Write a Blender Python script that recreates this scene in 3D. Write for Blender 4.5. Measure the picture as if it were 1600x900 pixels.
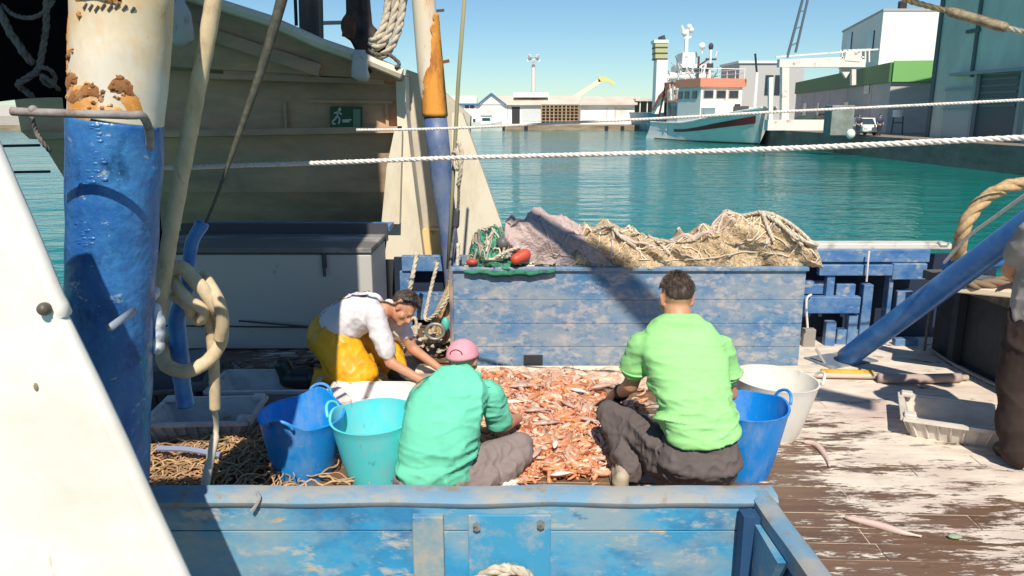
import bpy, bmesh, math, random
from mathutils import Vector, Matrix, noise
R = math.radians
random.seed(7)
for o in list(bpy.data.objects): bpy.data.objects.remove(o)
scene = bpy.context.scene
COL = scene.collection

# ------------------------------------------------------------ camera
F = 1200.0; CH = 2.0; PITCH = math.atan(278/1200)
cam_d = bpy.data.cameras.new('camera'); cam = bpy.data.objects.new('camera', cam_d); COL.objects.link(cam)
cam.location = (0, 0, CH); cam.rotation_euler = (math.pi/2 - PITCH, 0, 0)
cam_d.sensor_width = 36; cam_d.lens = 36*F/1600; cam_d.clip_start = 0.05; cam_d.clip_end = 6000
scene.camera = cam
# ------------------------------------------------------------ light
SUN_EL = 49.0; SUN_AZ = -0.06           # rays travel towards (SUN_AZ, 1)
ray = Vector((SUN_AZ, 1, -math.tan(R(SUN_EL))*math.hypot(SUN_AZ, 1))).normalized()
sd = bpy.data.lights.new('sun', 'SUN'); sd.energy = 4.4; sd.angle = R(0.5); sd.color = (1.0, 0.92, 0.80)
sun = bpy.data.objects.new('sun', sd); COL.objects.link(sun)
sun.rotation_euler = ray.to_track_quat('-Z', 'Y').to_euler(); sun.location = (0, -5, 12)
w = bpy.data.worlds.new('World'); scene.world = w; w.use_nodes = True
nt = w.node_tree; nt.nodes.clear()
sky = nt.nodes.new('ShaderNodeTexSky'); sky.sky_type = 'NISHITA'; sky.sun_disc = False
sky.sun_elevation = R(SUN_EL); sky.sun_rotation = math.atan2(-ray.x, -ray.y)
sky.air_density = 1.0; sky.dust_density = 0.0; sky.ozone_density = 1.6
bg = nt.nodes.new('ShaderNodeBackground'); bg.inputs[1].default_value = 0.068
wo = nt.nodes.new('ShaderNodeOutputWorld')
tint = nt.nodes.new('ShaderNodeMix'); tint.data_type = 'RGBA'; tint.blend_type = 'MULTIPLY'; tint.inputs[0].default_value = 1; tint.inputs[7].default_value = (.79, 1.05, 1.22, 1)
nt.links.new(sky.outputs[0], tint.inputs[6]); nt.links.new(tint.outputs[2], bg.inputs[0]); nt.links.new(bg.outputs[0], wo.inputs[0])
scene.view_settings.view_transform = 'Standard'; scene.view_settings.look = 'None'
scene.view_settings.exposure = 0.32; scene.view_settings.gamma = 1
scene.render.engine = 'CYCLES'

# ------------------------------------------------------------ pixel readings -> places in the world (layout of the survey)
_c, _s = math.cos(PITCH), math.sin(PITCH)
def _d(x, y):
    u = (x-800)/F; v = (450-y)/F
    return Vector((u, _c+v*_s, -_s+v*_c))
def G(x, y, z=0.0):
    D = _d(x, y); t = (z-CH)/D.z; return Vector((D.x*t, D.y*t, z))
def A(x, y, Y):
    D = _d(x, y); t = Y/D.y; return Vector((D.x*t, Y, CH+D.z*t))

# ------------------------------------------------------------ materials
MATS = {}
def mat(name, base, layers=(), rough=0.6, metal=0.0, bump=0.0, bscale=20.0, island=0.0, vec='Object', bstretch=(1,1,1), spec=0.5, grad=None, sub=0.0, bdetail=6.0, trans=0.0):
    """layers: (colour, (sx,sy,sz), threshold, softness, seed)"""
    if name in MATS: return MATS[name]
    m = bpy.data.materials.new(name); m.use_nodes = True; MATS[name] = m
    n = m.node_tree.nodes; L = m.node_tree.links
    b = n['Principled BSDF']; b.inputs['Roughness'].default_value = rough; b.inputs['Metallic'].default_value = metal
    b.inputs['Specular IOR Level'].default_value = spec
    if trans: b.inputs['Transmission Weight'].default_value = trans
    tc = n.new('ShaderNodeTexCoord')
    rgb = n.new('ShaderNodeRGB'); rgb.outputs[0].default_value = (*base, 1); cur = rgb.outputs[0]
    if island:
        g = n.new('ShaderNodeNewGeometry'); hs = n.new('ShaderNodeHueSaturation')
        mr = n.new('ShaderNodeMapRange'); mr.inputs[3].default_value = 1-island; mr.inputs[4].default_value = 1+island
        L.new(g.outputs['Random Per Island'], mr.inputs[0]); L.new(mr.outputs[0], hs.inputs['Value'])
        mr2 = n.new('ShaderNodeMapRange'); mr2.inputs[3].default_value = .5-.06*island; mr2.inputs[4].default_value = .5+.06*island
        ml = n.new('ShaderNodeMath'); ml.operation = 'MULTIPLY'; ml.inputs[1].default_value = 7.77
        fr = n.new('ShaderNodeMath'); fr.operation = 'FRACT'
        L.new(g.outputs['Random Per Island'], ml.inputs[0]); L.new(ml.outputs[0], fr.inputs[0]); L.new(fr.outputs[0], mr2.inputs[0]); L.new(mr2.outputs[0], hs.inputs['Hue'])
        L.new(cur, hs.inputs['Color']); cur = hs.outputs[0]
    for (c, sc, th, soft, seed) in layers:
        mp = n.new('ShaderNodeMapping'); mp.inputs['Scale'].default_value = sc; mp.inputs['Location'].default_value = (seed*3.1, seed*1.7, seed*2.3)
        L.new(tc.outputs[vec], mp.inputs[0])
        no = n.new('ShaderNodeTexNoise'); no.inputs['Scale'].default_value = 1; no.inputs['Detail'].default_value = 10; no.inputs['Roughness'].default_value = .69
        L.new(mp.outputs[0], no.inputs[0])
        mr = n.new('ShaderNodeMapRange'); mr.inputs[1].default_value = th-soft; mr.inputs[2].default_value = th+soft
        L.new(no.outputs[0], mr.inputs[0])
        mx = n.new('ShaderNodeMix'); mx.data_type = 'RGBA'; mx.inputs[7].default_value = (*c, 1)
        L.new(mr.outputs[0], mx.inputs[0]); L.new(cur, mx.inputs[6]); cur = mx.outputs[2]
    L.new(cur, b.inputs['Base Color'])
    if bump:
        mp = n.new('ShaderNodeMapping'); mp.inputs['Scale'].default_value = bstretch; L.new(tc.outputs[vec], mp.inputs[0])
        no = n.new('ShaderNodeTexNoise'); no.inputs['Scale'].default_value = bscale; no.inputs['Detail'].default_value = bdetail
        L.new(mp.outputs[0], no.inputs[0])
        bu = n.new('ShaderNodeBump'); bu.inputs['Strength'].default_value = min(1, bump*20) if bump < .05 else 1; bu.inputs['Distance'].default_value = bump
        L.new(no.outputs[0], bu.inputs['Height']); L.new(bu.outputs[0], b.inputs['Normal'])
    return m

# ------------------------------------------------------------ mesh builder
def root_loc(o):
    while o.parent: o = o.parent
    return Vector(o.location)
class MB:
    def __init__(s): s.v = []; s.f = []; s.mi = []; s.cur = 0
    def add(s, vs, fs):
        k = len(s.v); s.v += [Vector(p) for p in vs]; s.f += [tuple(i+k for i in q) for q in fs]; s.mi += [s.cur]*len(fs); return s
    def box(s, c, d, rz=0, bev=0, rx=0, ry=0):
        c = Vector(c); M = Matrix.Rotation(rz, 3, 'Z') @ Matrix.Rotation(rx, 3, 'X') @ Matrix.Rotation(ry, 3, 'Y')
        hx, hy, hz = d[0]/2, d[1]/2, d[2]/2
        if bev <= 0:
            vs = [c+M@Vector((x*hx, y*hy, z*hz)) for z in (-1, 1) for x, y in ((-1,-1),(1,-1),(1,1),(-1,1))]
            return s.add(vs, [(3,2,1,0),(4,5,6,7),(0,1,5,4),(1,2,6,5),(2,3,7,6),(3,0,4,7)])
        b = bmesh.new(); bmesh.ops.create_cube(b, size=1)
        for v in b.verts: v.co = Vector((v.co.x*d[0], v.co.y*d[1], v.co.z*d[2]))
        bmesh.ops.bevel(b, geom=b.edges[:], offset=bev, segments=2, affect='EDGES', profile=.5)
        b.verts.index_update()
        s.add([c+M@v.co for v in b.verts], [tuple(v.index for v in f.verts) for f in b.faces]); b.free(); return s
    def beam(s, p0, p1, w_, h_, up=(0,0,1)):
        p0, p1 = Vector(p0), Vector(p1); d = (p1-p0).normalized(); u = Vector(up)
        if abs(d.dot(u)) > .98: u = Vector((0,1,0))
        r = d.cross(u).normalized()*w_/2; t = d.cross(r).normalized()*h_/2
        vs = [p0-r-t, p0+r-t, p0+r+t, p0-r+t, p1-r-t, p1+r-t, p1+r+t, p1-r+t]
        return s.add(vs, [(3,2,1,0),(4,5,6,7),(0,1,5,4),(1,2,6,5),(2,3,7,6),(3,0,4,7)])
    def tube(s, path, r, n=10, closed=False, cap=True):
        P = [Vector(p) for p in path]; m = len(P)
        rr = r if isinstance(r, (list, tuple)) else [r]*m
        up = None; vs = []; fs = []
        for i in range(m):
            if closed: t = (P[(i+1) % m]-P[i-1]).normalized()
            else: t = (P[min(i+1, m-1)]-P[max(i-1, 0)]).normalized()
            if up is None:
                up = Vector((0,0,1)) if abs(t.z) < .9 else Vector((1,0,0))
            up = (up - t*up.dot(t)).normalized(); sd_ = t.cross(up)
            for k in range(n):
                a = 2*math.pi*k/n; vs.append(P[i]+(up*math.cos(a)+sd_*math.sin(a))*rr[i])
        for i in range(m if closed else m-1):
            j = (i+1) % m
            for k in range(n): fs.append((i*n+k, i*n+(k+1) % n, j*n+(k+1) % n, j*n+k))
        if cap and not closed: fs.append(tuple(range(n))[::-1]); fs.append(tuple((m-1)*n+k for k in range(n)))
        return s.add(vs, fs)
    def rope(s, path, Rr, pitch=None, strands=3, n=6):
        P = smooth(path, max(8, int(plen(path)/(Rr*1.3)))); pitch = pitch or Rr*7
        up = None; acc = 0; cs = [[] for _ in range(strands)]
        for i in range(len(P)):
            t = (P[min(i+1, len(P)-1)]-P[max(i-1, 0)]).normalized()
            if i: acc += (P[i]-P[i-1]).length
            if up is None: up = Vector((0,0,1)) if abs(t.z) < .9 else Vector((1,0,0))
            up = (up-t*up.dot(t)).normalized(); sd_ = t.cross(up)
            for q in range(strands):
                a = 2*math.pi*(acc/pitch+q/strands); cs[q].append(P[i]+(up*math.cos(a)+sd_*math.sin(a))*Rr*.5)
        for q in cs: s.tube(q, Rr*.56, n)
        return s
    def loft(s, rings, cap=True):
        n = len(rings[0]); vs = [p for r in rings for p in r]; fs = []
        for i in range(len(rings)-1):
            for k in range(n): fs.append((i*n+k, i*n+(k+1) % n, (i+1)*n+(k+1) % n, (i+1)*n+k))
        if cap: fs.append(tuple(range(n))[::-1]); fs.append(tuple((len(rings)-1)*n+k for k in range(n)))
        return s.add(vs, fs)
    def prism(s, pts, off):
        off = Vector(off); n = len(pts); a = [Vector(p) for p in pts]; b = [p+off for p in a]
        fs = [tuple(range(n)), tuple(range(2*n-1, n-1, -1))]+[(i, i+n, (i+1) % n+n, (i+1) % n) for i in range(n)]
        return s.add(a+b, fs)
    def ball(s, c, r, nu=12, nv=8, M=None):
        c = Vector(c); r = r if hasattr(r, '__len__') else (r, r, r); vs = []; M = M or Matrix.Identity(3)
        for i in range(1, nv):
            th = math.pi*i/nv
            for k in range(nu):
                ph = 2*math.pi*k/nu; vs.append(c+M@Vector((r[0]*math.sin(th)*math.cos(ph), r[1]*math.sin(th)*math.sin(ph), r[2]*math.cos(th))))
        fs = [(i*nu+k, (i+1)*nu+k, (i+1)*nu+(k+1) % nu, i*nu+(k+1) % nu) for i in range(nv-2) for k in range(nu)]
        t = len(vs); vs += [c+M@Vector((0,0,r[2])), c-M@Vector((0,0,r[2]))]
        fs += [(t, k, (k+1) % nu) for k in range(nu)]+[(t+1, (nv-2)*nu+(k+1) % nu, (nv-2)*nu+k) for k in range(nu)]
        return s.add(vs, fs)
    def capsule(s, p0, p1, r0, r1, n=14):
        p0, p1 = Vector(p0), Vector(p1); d = (p1-p0); Ld = d.length; d = d/Ld
        path = []; rr = []
        for a in (.98, .8, .5, .2): path.append(p0-d*r0*a); rr.append(r0*math.sqrt(1-a*a))
        for t in (0, .25, .5, .75, 1): path.append(p0.lerp(p1, t)); rr.append(r0+(r1-r0)*t)
        for a in (.2, .5, .8, .98): path.append(p1+d*r1*a); rr.append(r1*math.sqrt(1-a*a))
        return s.tube(path, rr, n)
    def build(s, name, m, parent=None, smooth=False, ang=None, recalc=True):
        me = bpy.data.meshes.new(name)
        if parent: o0 = root_loc(parent)
        else:
            xs = [p.x for p in s.v]; ys = [p.y for p in s.v]; zs = [p.z for p in s.v]
            o0 = Vector(((min(xs)+max(xs))/2, (min(ys)+max(ys))/2, min(zs)))
        me.from_pydata([tuple(p-o0) for p in s.v], [], s.f)
        for q in (m if isinstance(m, (list, tuple)) else [m]): me.materials.append(q)
        if any(s.mi): me.polygons.foreach_set('material_index', s.mi)
        if recalc:
            b = bmesh.new(); b.from_mesh(me); bmesh.ops.recalc_face_normals(b, faces=b.faces[:]); b.to_mesh(me); b.free()
        if smooth: me.polygons.foreach_set('use_smooth', [True]*len(me.polygons))
        me.update()
        o = bpy.data.objects.new(name, me); COL.objects.link(o)
        if parent: o.parent = parent
        else: o.location = o0
        if smooth and ang:
            try: me.set_sharp_from_angle(angle=R(ang))
            except Exception: pass
        return o
def plen(P): return sum((Vector(P[i+1])-Vector(P[i])).length for i in range(len(P)-1))
def smooth(P, n):
    P = [Vector(p) for p in P]
    if len(P) < 3: return [P[0].lerp(P[-1], i/n) for i in range(n+1)]
    out = []; m = len(P)-1
    for i in range(n+1):
        t = i/n*m; k = min(int(t), m-1); f = t-k
        a, b, c, d = P[max(k-1, 0)], P[k], P[k+1], P[min(k+2, m)]
        out.append(.5*((2*b)+(c-a)*f+(2*a-5*b+4*c-d)*f*f+(3*b-a-3*c+d)*f**3))
    return out
def tag(o, label, cat, group=None, kind=None):
    if label: o['label'] = label
    if cat: o['category'] = cat
    if group: o['group'] = group
    if kind: o['kind'] = kind
    return o
def thing(name, loc, label, cat, group=None):
    o = bpy.data.objects.new(name, None); COL.objects.link(o); o.location = loc; o.empty_display_size = .2
    return tag(o, label, cat, group)
def struct(o): o['kind'] = 'structure'; return o
def dup(o, loc, label=None, rz=None, scale=None):
    def rec(a, par):
        c = a.copy(); COL.objects.link(c)
        if par: c.parent = par
        for ch in [q for q in bpy.data.objects if q.parent == a]: rec(ch, c)
        return c
    c = rec(o, None); c.location = loc
    if rz is not None: c.rotation_euler = (0, 0, rz)
    if scale: c.scale = (scale,)*3
    if label: c['label'] = label
    return c
def P_(x, y, z): return Vector((x, y, z))
def nz(p, s=1.0, seed=0.0): return noise.noise(Vector(p)*s+Vector((seed, seed*1.3, -seed)))

# remeshed organic form: union of shapes fused into one skin
def fuse(mb, name, m, parent, voxel=.012, smooth_it=8, disp=None, subdiv=0):
    o = mb.build(name, m, parent, smooth=True)
    r = o.modifiers.new('r', 'REMESH'); r.mode = 'VOXEL'; r.voxel_size = voxel; r.use_smooth_shade = True
    s_ = o.modifiers.new('s', 'SMOOTH'); s_.iterations = smooth_it; s_.factor = .5
    dg = bpy.context.evaluated_depsgraph_get(); dg.update()
    me = bpy.data.meshes.new_from_object(o.evaluated_get(dg)); o.modifiers.clear()
    o.data = me; me.name = name
    if disp:
        nor = [v.normal.copy() for v in me.vertices]; off = root_loc(o)
        for v, q in zip(me.vertices, nor): v.co += q*disp(v.co+off, q)
    me.polygons.foreach_set('use_smooth', [True]*len(me.polygons)); me.update()
    if not me.materials: me.materials.append(m)
    return o
# ============================================================ SETTING: water, quays
WZ = -1.8
M_white = mat('white_paint', (.78,.76,.7), [((.6,.55,.45), (1.5,1.5,3), .6, .12, 3)], rough=.45, bump=.002, bscale=8)
def water_mat():
    m = bpy.data.materials.new('harbour_water'); m.use_nodes = True; n = m.node_tree.nodes; L = m.node_tree.links
    b = n['Principled BSDF']; b.inputs['Base Color'].default_value = (.003,.185,.160,1); b.inputs['Roughness'].default_value = .06
    b.inputs['IOR'].default_value = 1.24
    tc = n.new('ShaderNodeTexCoord')
    h = None
    for (sx, sy, sc, k) in ((.45,1.0,.9,.9),(.5,1.0,3.2,.32),(.3,.5,.22,2.2),(.25,.4,.07,3.0)):
        mp = n.new('ShaderNodeMapping'); mp.inputs['Scale'].default_value = (sx*sc, sy*sc, sc); L.new(tc.outputs['Object'], mp.inputs[0])
        no = n.new('ShaderNodeTexNoise'); no.inputs['Scale'].default_value = 1; no.inputs['Detail'].default_value = 3; L.new(mp.outputs[0], no.inputs[0])
        mu = n.new('ShaderNodeMath'); mu.operation = 'MULTIPLY'; mu.inputs[1].default_value = k; L.new(no.outputs[0], mu.inputs[0])
        if h is None: h = mu.outputs[0]
        else:
            ad = n.new('ShaderNodeMath'); L.new(h, ad.inputs[0]); L.new(mu.outputs[0], ad.inputs[1]); h = ad.outputs[0]
    bu = n.new('ShaderNodeBump'); bu.inputs['Distance'].default_value = .16; bu.inputs['Strength'].default_value = .85
    L.new(h, bu.inputs['Height']); L.new(bu.outputs[0], b.inputs['Normal'])
    return m
o = MB().add([(-1500,-60,WZ),(1500,-60,WZ),(1500,400,WZ),(-1500,400,WZ)], [(0,1,2,3)]).build('water', water_mat()); struct(o)
M_conc = mat('quay_concrete', (.5,.46,.38), [((.3,.26,.2), (.3,.3,1.5), .55, .15, 2)], rough=.9, bump=.02, bscale=3)
M_concd = mat('quay_wall_stone', (.34,.25,.20), [((.2,.15,.12), (.5,.5,1.2), .5, .15, 5),((.3,.22,.15),(.8,.8,3),.62,.06,4)], rough=.9, bump=.03, bscale=3)
# far quay
FY = 152
o = MB().add([(-1400,FY,-.85),(1400,FY,-.85),(1400,3000,-.85),(-1400,3000,-.85)], [(0,1,2,3)]).build('far_quay_ground', M_conc); struct(o)
o = MB().box((0,FY-.3,-1.55), (1500,.6,1.5)).build('far_quay_wall', mat('far_quay_wall_m', (.42,.33,.22), [((.2,.14,.09), (.3,.3,2), .5, .15, 2)], rough=.9)); struct(o)
# right quay
QZ = -.1
E = [(31.2,38),(30.3,60),(29,90),(29,FY)]
b = MB()
b.add([(x,y,QZ) for x, y in E]+[(260,FY,QZ),(260,38,QZ)], [(0,1,2,3,4,5)][::1])
o = b.build('right_quay_ground', mat('apron', (.32,.24,.19), [((.2,.15,.12), (.2,.5,1), .5, .15, 2)], rough=.9)); struct(o)
b = MB()
for i in range(3):
    (x0,y0),(x1,y1) = E[i], E[i+1]
    b.prism([(x0,y0,QZ+.004-.01),(x1,y1,QZ-.006),(x1,y1,WZ-.6),(x0,y0,WZ-.6)], (-.25,0,0))
b.prism([(31.2,38,QZ-.006),(260,38,QZ-.006),(260,38,-2.4),(31.2,38,-2.4)], (0,-.3,0))
o = b.build('right_quay_wall', M_concd); struct(o)
# distant land
o = MB().box((0,420,1), (1200,30,7)).build('distant_shore', mat('shore', (.5,.48,.44), rough=1)); struct(o)

# ============================================================ far quay buildings
M_fw = mat('far_white', (.88,.86,.80), [((.62,.58,.52), (.2,.2,.6), .6, .1, 1)], rough=.7)
M_roofb = mat('far_roof_beige', (.72,.62,.5), [((.6,.5,.42), (.3,.3,.3), .5, .1, 1)], rough=.8)
M_roofg = mat('far_roof_grey', (.6,.57,.54), rough=.8)
M_bluet = mat('far_blue_trim', (.06,.16,.32), rough=.6)
M_dark = mat('dark_opening', (.03,.03,.035), rough=.6)
M_glass = mat('glass_dark', (.04,.06,.08), rough=.1)
FZ = -.85
def px(x, Y): return A(x, 190, Y).x
def pz(y, Y): return A(900, y, Y).z
Y = 162
x0, x1 = px(700,Y), px(792,Y); zt = pz(163,Y)
T = thing('boat_house', (x0+6, Y, FZ), 'small white harbour house with blue gable trim on the far quay left', 'house')
MB().box(((x0+x1)/2,Y+3,(FZ+zt)/2), (x1-x0,6,zt-FZ)).build('wall', M_fw, T)
MB().prism([(x0-.4,Y-.4,zt),(x0-.4,Y+3,pz(149,Y)),(x0-.4,Y+6.4,zt)], (px(748,Y)-x0,0,0)).build('roof', M_roofg, T)
gx0, gx1, gp = px(750,Y), px(787,Y), px(768,Y)
MB().prism([(gx0,Y-.2,zt),(gp,Y-.2,pz(147,Y)),(gx1,Y-.2,zt)], (0,6,0)).build('gable', M_fw, T)
b = MB(); b.beam((gx0-.6,Y-.4,zt-.2),(gp,Y-.4,pz(146,Y)), .4,.3); b.beam((gp,Y-.4,pz(146,Y)),(gx1+.6,Y-.4,zt-.2), .4,.3); b.beam((x0,Y-.4,zt),(gx0,Y-.4,zt),.3,.35)
b.build('trim', M_bluet, T)
for q in (730,738):
    MB().box((px(q,Y),Y-.05,pz(165.5,Y)), (.8,.1,.9)).build('window', M_glass, T)
MB().box((px(741,Y),Y-.05,pz(190,Y)), (.5,.1,1.1)).build('door', M_dark, T)
Y = 168
x0, x1 = px(776,Y), px(905,Y); zt = pz(164,Y)
T = thing('fish_market_building', (x0+8, Y, FZ), 'long low white building with beige roof and dark doorway on the far quay', 'building')
MB().box(((x0+x1)/2,Y+5,(FZ+zt)/2), (x1-x0,10,zt-FZ)).build('wall', M_fw, T)
MB().prism([(x0-.5,Y-.8,zt),(x0-.5,Y+6,pz(149,Y)),(x0-.5,Y+12,zt)], (x1-x0+1,0,0)).build('roof', M_roofb, T)
MB().box((px(806,Y),Y-.06,(FZ+pz(167,Y))/2), (1.7,.12,pz(167,Y)-FZ)).build('doorway', M_dark, T)
MB().box((px(785,Y),Y-.06,pz(176,Y)), (2.2,.12,2.4)).build('window', mat('brownwin',(.35,.25,.2)), T)
MB().box((px(830,Y),Y-.05,pz(178,Y)), (4,.1,3.0)).build('shutter', mat('shut',(.6,.62,.62)), T)
MB().box((px(830,Y),Y+4,pz(148,Y)), (7.5,4,1.0)).build('roof_box', M_fw, T)
Y = 165
x0, x1 = px(907,Y), px(991,Y); zt = pz(164,Y)
T = thing('warehouse', (x0+6, Y, FZ), 'bright white flat warehouse with beige roof edge on the far quay', 'building')
MB().box(((x0+x1)/2,Y+5,(FZ+zt)/2), (x1-x0,10,zt-FZ)).build('wall', M_fw, T)
MB().prism([(x0-.6,Y-.9,zt),(x0-.6,Y-.9,zt+.35),(x0+1,Y+6,pz(150,Y)),(x0-.6,Y+12,zt)], (x1-x0+1,0,0)).build('roof', M_roofb, T)
for q in (948,961): MB().box((px(q,Y),Y-.05,(FZ+zt)/2-.2), (.25,.1,zt-FZ-.8)).build('door_edge', mat('edge',(.5,.5,.52)), T)
T = thing('open_shed', (px(1006,Y), Y, FZ), 'dark open shed beside the bright white warehouse on the far quay', 'shed')
xa, xb = px(991,Y)+.1, px(1060,Y)
MB().box(((xa+xb)/2,Y+4,pz(156,Y)), (xb-xa,9,.5)).build('roof', M_roofb, T)
MB().box(((xa+xb)/2,Y+6,(FZ+pz(158,Y))/2), (xb-xa,.3,pz(158,Y)-FZ)).build('back_wall', mat('shedw',(.1,.13,.12)), T)
for q in range(6): MB().box((xa+1+q*1.5,Y,(FZ+pz(158,Y))/2), (.18,.18,pz(158,Y)-FZ)).build('post', M_fw, T)
# pallet stack
Y = 160; M_pal = mat('pallet_wood', (.38,.27,.17), island=.35, rough=.9)
b = MB(); T = thing('pallet_rack', (px(875,Y),Y,FZ), 'brown stack of wooden pallets piled on the far quay', 'pallets')
xa, xb = px(846,Y), px(903,Y); nx, nzc = 9, 6; zt = pz(164,Y)
for i in range(nx+1): b.box((xa+(xb-xa)*i/nx,Y,(FZ+zt)/2), (.22,1.2,zt-FZ))
for j in range(nzc+1): b.box(((xa+xb)/2,Y-.02,FZ+.1+(zt-FZ-.1)*j/nzc), (xb-xa,1.25,.2))
b.box(((xa+xb)/2,Y+.9,(FZ+zt)/2), (xb-xa,.2,(zt-FZ)*.9)); b.build('pallets', M_pal, T)
# floodlight mast
Y = 230; X = px(833,Y); T = thing('floodlight_mast', (X,Y,FZ), 'tall pale floodlight mast with ring of lamps above the far quay', 'light mast')
M_pale = mat('pale_steel', (.72,.66,.64), rough=.5)
MB().tube([(X,Y,FZ),(X,Y,pz(100,Y))], [.75,.5], 10).build('pole', M_pale, T)
zc = pz(92,Y)
MB().tube([(X+1.6*math.cos(a),Y+1.6*math.sin(a),zc) for a in [k*math.pi/6 for k in range(12)]], .14, 6, closed=True).build('ring', mat('dk',(.25,.27,.3)), T)
for k in range(8):
    a = k*math.pi/4; c = P_(X+1.7*math.cos(a), Y+1.7*math.sin(a), zc+(.7 if k % 2 else -.5))
    l = MB().box(c, (1.1,.35,.75), rz=a+math.pi/2, rx=.5).build('lamp', mat('lampw',(.85,.87,.9),rough=.3), T)
    MB().beam(c,(X,Y,zc), .12,.12).build('bracket', mat('dk',(.25,.27,.3)), l)
# quay crane far
Y = 175; T = thing('jib_crane', (px(893,Y),Y,FZ), 'pale yellow jib crane with bent boom behind the pallets on the far quay', 'crane')
M_cr = mat('crane_paint', (.8,.68,.5), rough=.6); M_cy = mat('crane_yellow', (.7,.6,.2), rough=.6)
b = MB(); b.beam((px(888,Y),Y,pz(158,Y)), (px(936,Y),Y,pz(126,Y)), .7,.9); b.build('boom', M_cr, T)
b = MB(); b.beam((px(933,Y),Y,pz(124,Y)), (px(946,Y),Y,pz(124,Y)), .7,1.1); b.beam((px(944,Y),Y,pz(123,Y)), (px(958,Y),Y,pz(131,Y)), .5,.7); b.build('tip', M_cy, T)
b = MB(); b.box((px(893,Y),Y,(FZ+pz(156,Y))/2), (1.4,1.4,pz(156,Y)-FZ)); b.box((px(907,Y),Y,pz(157,Y)),(2.6,1.5,1.2)); b.build('tower', M_cr, T)
# small white boats at the far quay
M_bb = mat('boat_teal', (.1,.35,.4), rough=.4)
def small_boat(X, Y, L_, label, cab, group='small boats at the far quay', nm='moored_boat'):
    T = thing(nm, (X,Y,WZ), label, 'boat', group)
    rings = []
    for i in range(9):
        t = i/8; a = -L_/2+L_*t; hb = 1.3*min(1, (1-t)*2.6+.02)**.6; zt_ = WZ+1.2+.6*t*t
        rings.append([(X+a,Y-hb,zt_),(X+a,Y-hb*.6,WZ-.3),(X+a,Y+hb*.6,WZ-.3),(X+a,Y+hb,zt_)])
    MB().loft(rings).build('hull', M_white, T)
    MB().box((X-L_*.1,Y,WZ+1.9), (L_*.4,1.9,1.6), bev=.1).build('cabin', M_fw, T)
    MB().box((X-L_*.1,Y-.96,WZ+2.1), (L_*.3,.06,.55)).build('window', M_glass, T)
    MB().box((X-L_*.1,Y,WZ+2.75), (L_*.45,2.1,.12)).build('roof', cab, T)
    MB().tube([(X-L_*.15,Y,WZ+2.7),(X-L_*.15,Y,WZ+5)], .05, 6).build('mast', M_pale, T)
small_boat(px(764,148), 148, 5, 'small white motor boat with teal roof moored at the far quay', M_bb)
small_boat(px(722,146), 146, 7, 'small white boat with grey roof moored beside the white stern panel', M_roofg)
# fenders/bollards on far quay
for i, q in enumerate((786,822,948,973)):
    X = px(q,151.3); o = MB().tube([(X,151.3,-2.0),(X,151.3,-1.0)], .35, 8).build('tyre_fender', M_dark)
    tag(o, 'dark fender hanging on the far quay wall, number %s from the left of four' % ('one','two','three','four')[i], 'fender', 'fenders on the far quay wall')

# ============================================================ right quay buildings
M_gg = mat('grey_green_cladding', (.70,.74,.60), [((.44,.48,.40), (.3,.3,.15), .55, .2, 2)], rough=.7, bump=.01, bscale=2, bstretch=(1,1,.1))
M_ggd = mat('dark_seam', (.10,.14,.13), rough=.7)
BX, BY = 33.6, 63.5; HT = 16
T = thing('harbour_shed', (BX+8, 50, QZ), 'big grey green shed with tall dark doorway right beside the water', 'building')
MB().box((BX+12, BY-22, QZ+HT/2), (24,44,HT)).build('wall', M_gg, T)
MB().box((BX-.06, BY-.25, QZ+HT/2), (.12,.5,HT)).build('corner_trim', M_ggd, T)
def fy(x):   # depth on facade plane X=BX for a pixel column
    u = (x-800)/F; return BX/u/1.0*(_c+.2*_s)
for q in (1508,):
    MB().box((BX-.08, fy(q), QZ+HT/2+2.2), (.16,.3,HT-4.5)).build('drain_pipe', M_ggd, T)
ya, yb = fy(1592), fy(1522)
zd = A(1522,118,yb).z
MB().box((BX-.05, (ya+yb)/2, (QZ+zd)/2), (.1,yb-ya,zd-QZ)).build('doorway', mat('door_dark',(.07,.10,.10),rough=.5), T)
for k in range(5):
    MB().box((BX-.14, (ya+yb)/2+.1, zd-.3-k*.45), (.06,(yb-ya)*.8,.12)).build('louvre', mat('louv',(.14,.2,.19)), T)
b = MB(); b.box((BX-.2,ya-.1,(QZ+zd)/2), (.4,.3,zd-QZ+.3)); b.box((BX-.2,yb+.1,(QZ+zd)/2), (.4,.3,zd-QZ+.3)); b.box((BX-.3,(ya+yb)/2+1,zd+.2), (.6,yb-ya+4.5,.22))
b.build('door_frame', mat('dframe',(.3,.36,.34)), T)
yc, yd = fy(1520), fy(1472)
MB().box((BX-.12, (yc+yd)/2, (QZ+zd-.6)/2), (.2,yd-yc-.3,zd-.8-QZ)).build('sliding_door', mat('slide',(.42,.48,.45)), T)
for zz in (zd-.9, QZ+2.2): MB().box((BX-.26,(yc+yd)/2,zz), (.12,yd-yc-.3,.14)).build('door_rail', mat('dframe',(.3,.36,.34)), T)
MB().box((BX-.1,fy(1502),A(1502,48,fy(1502)).z), (.2,1.6,.25)).build('vent', M_ggd, T)
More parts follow.
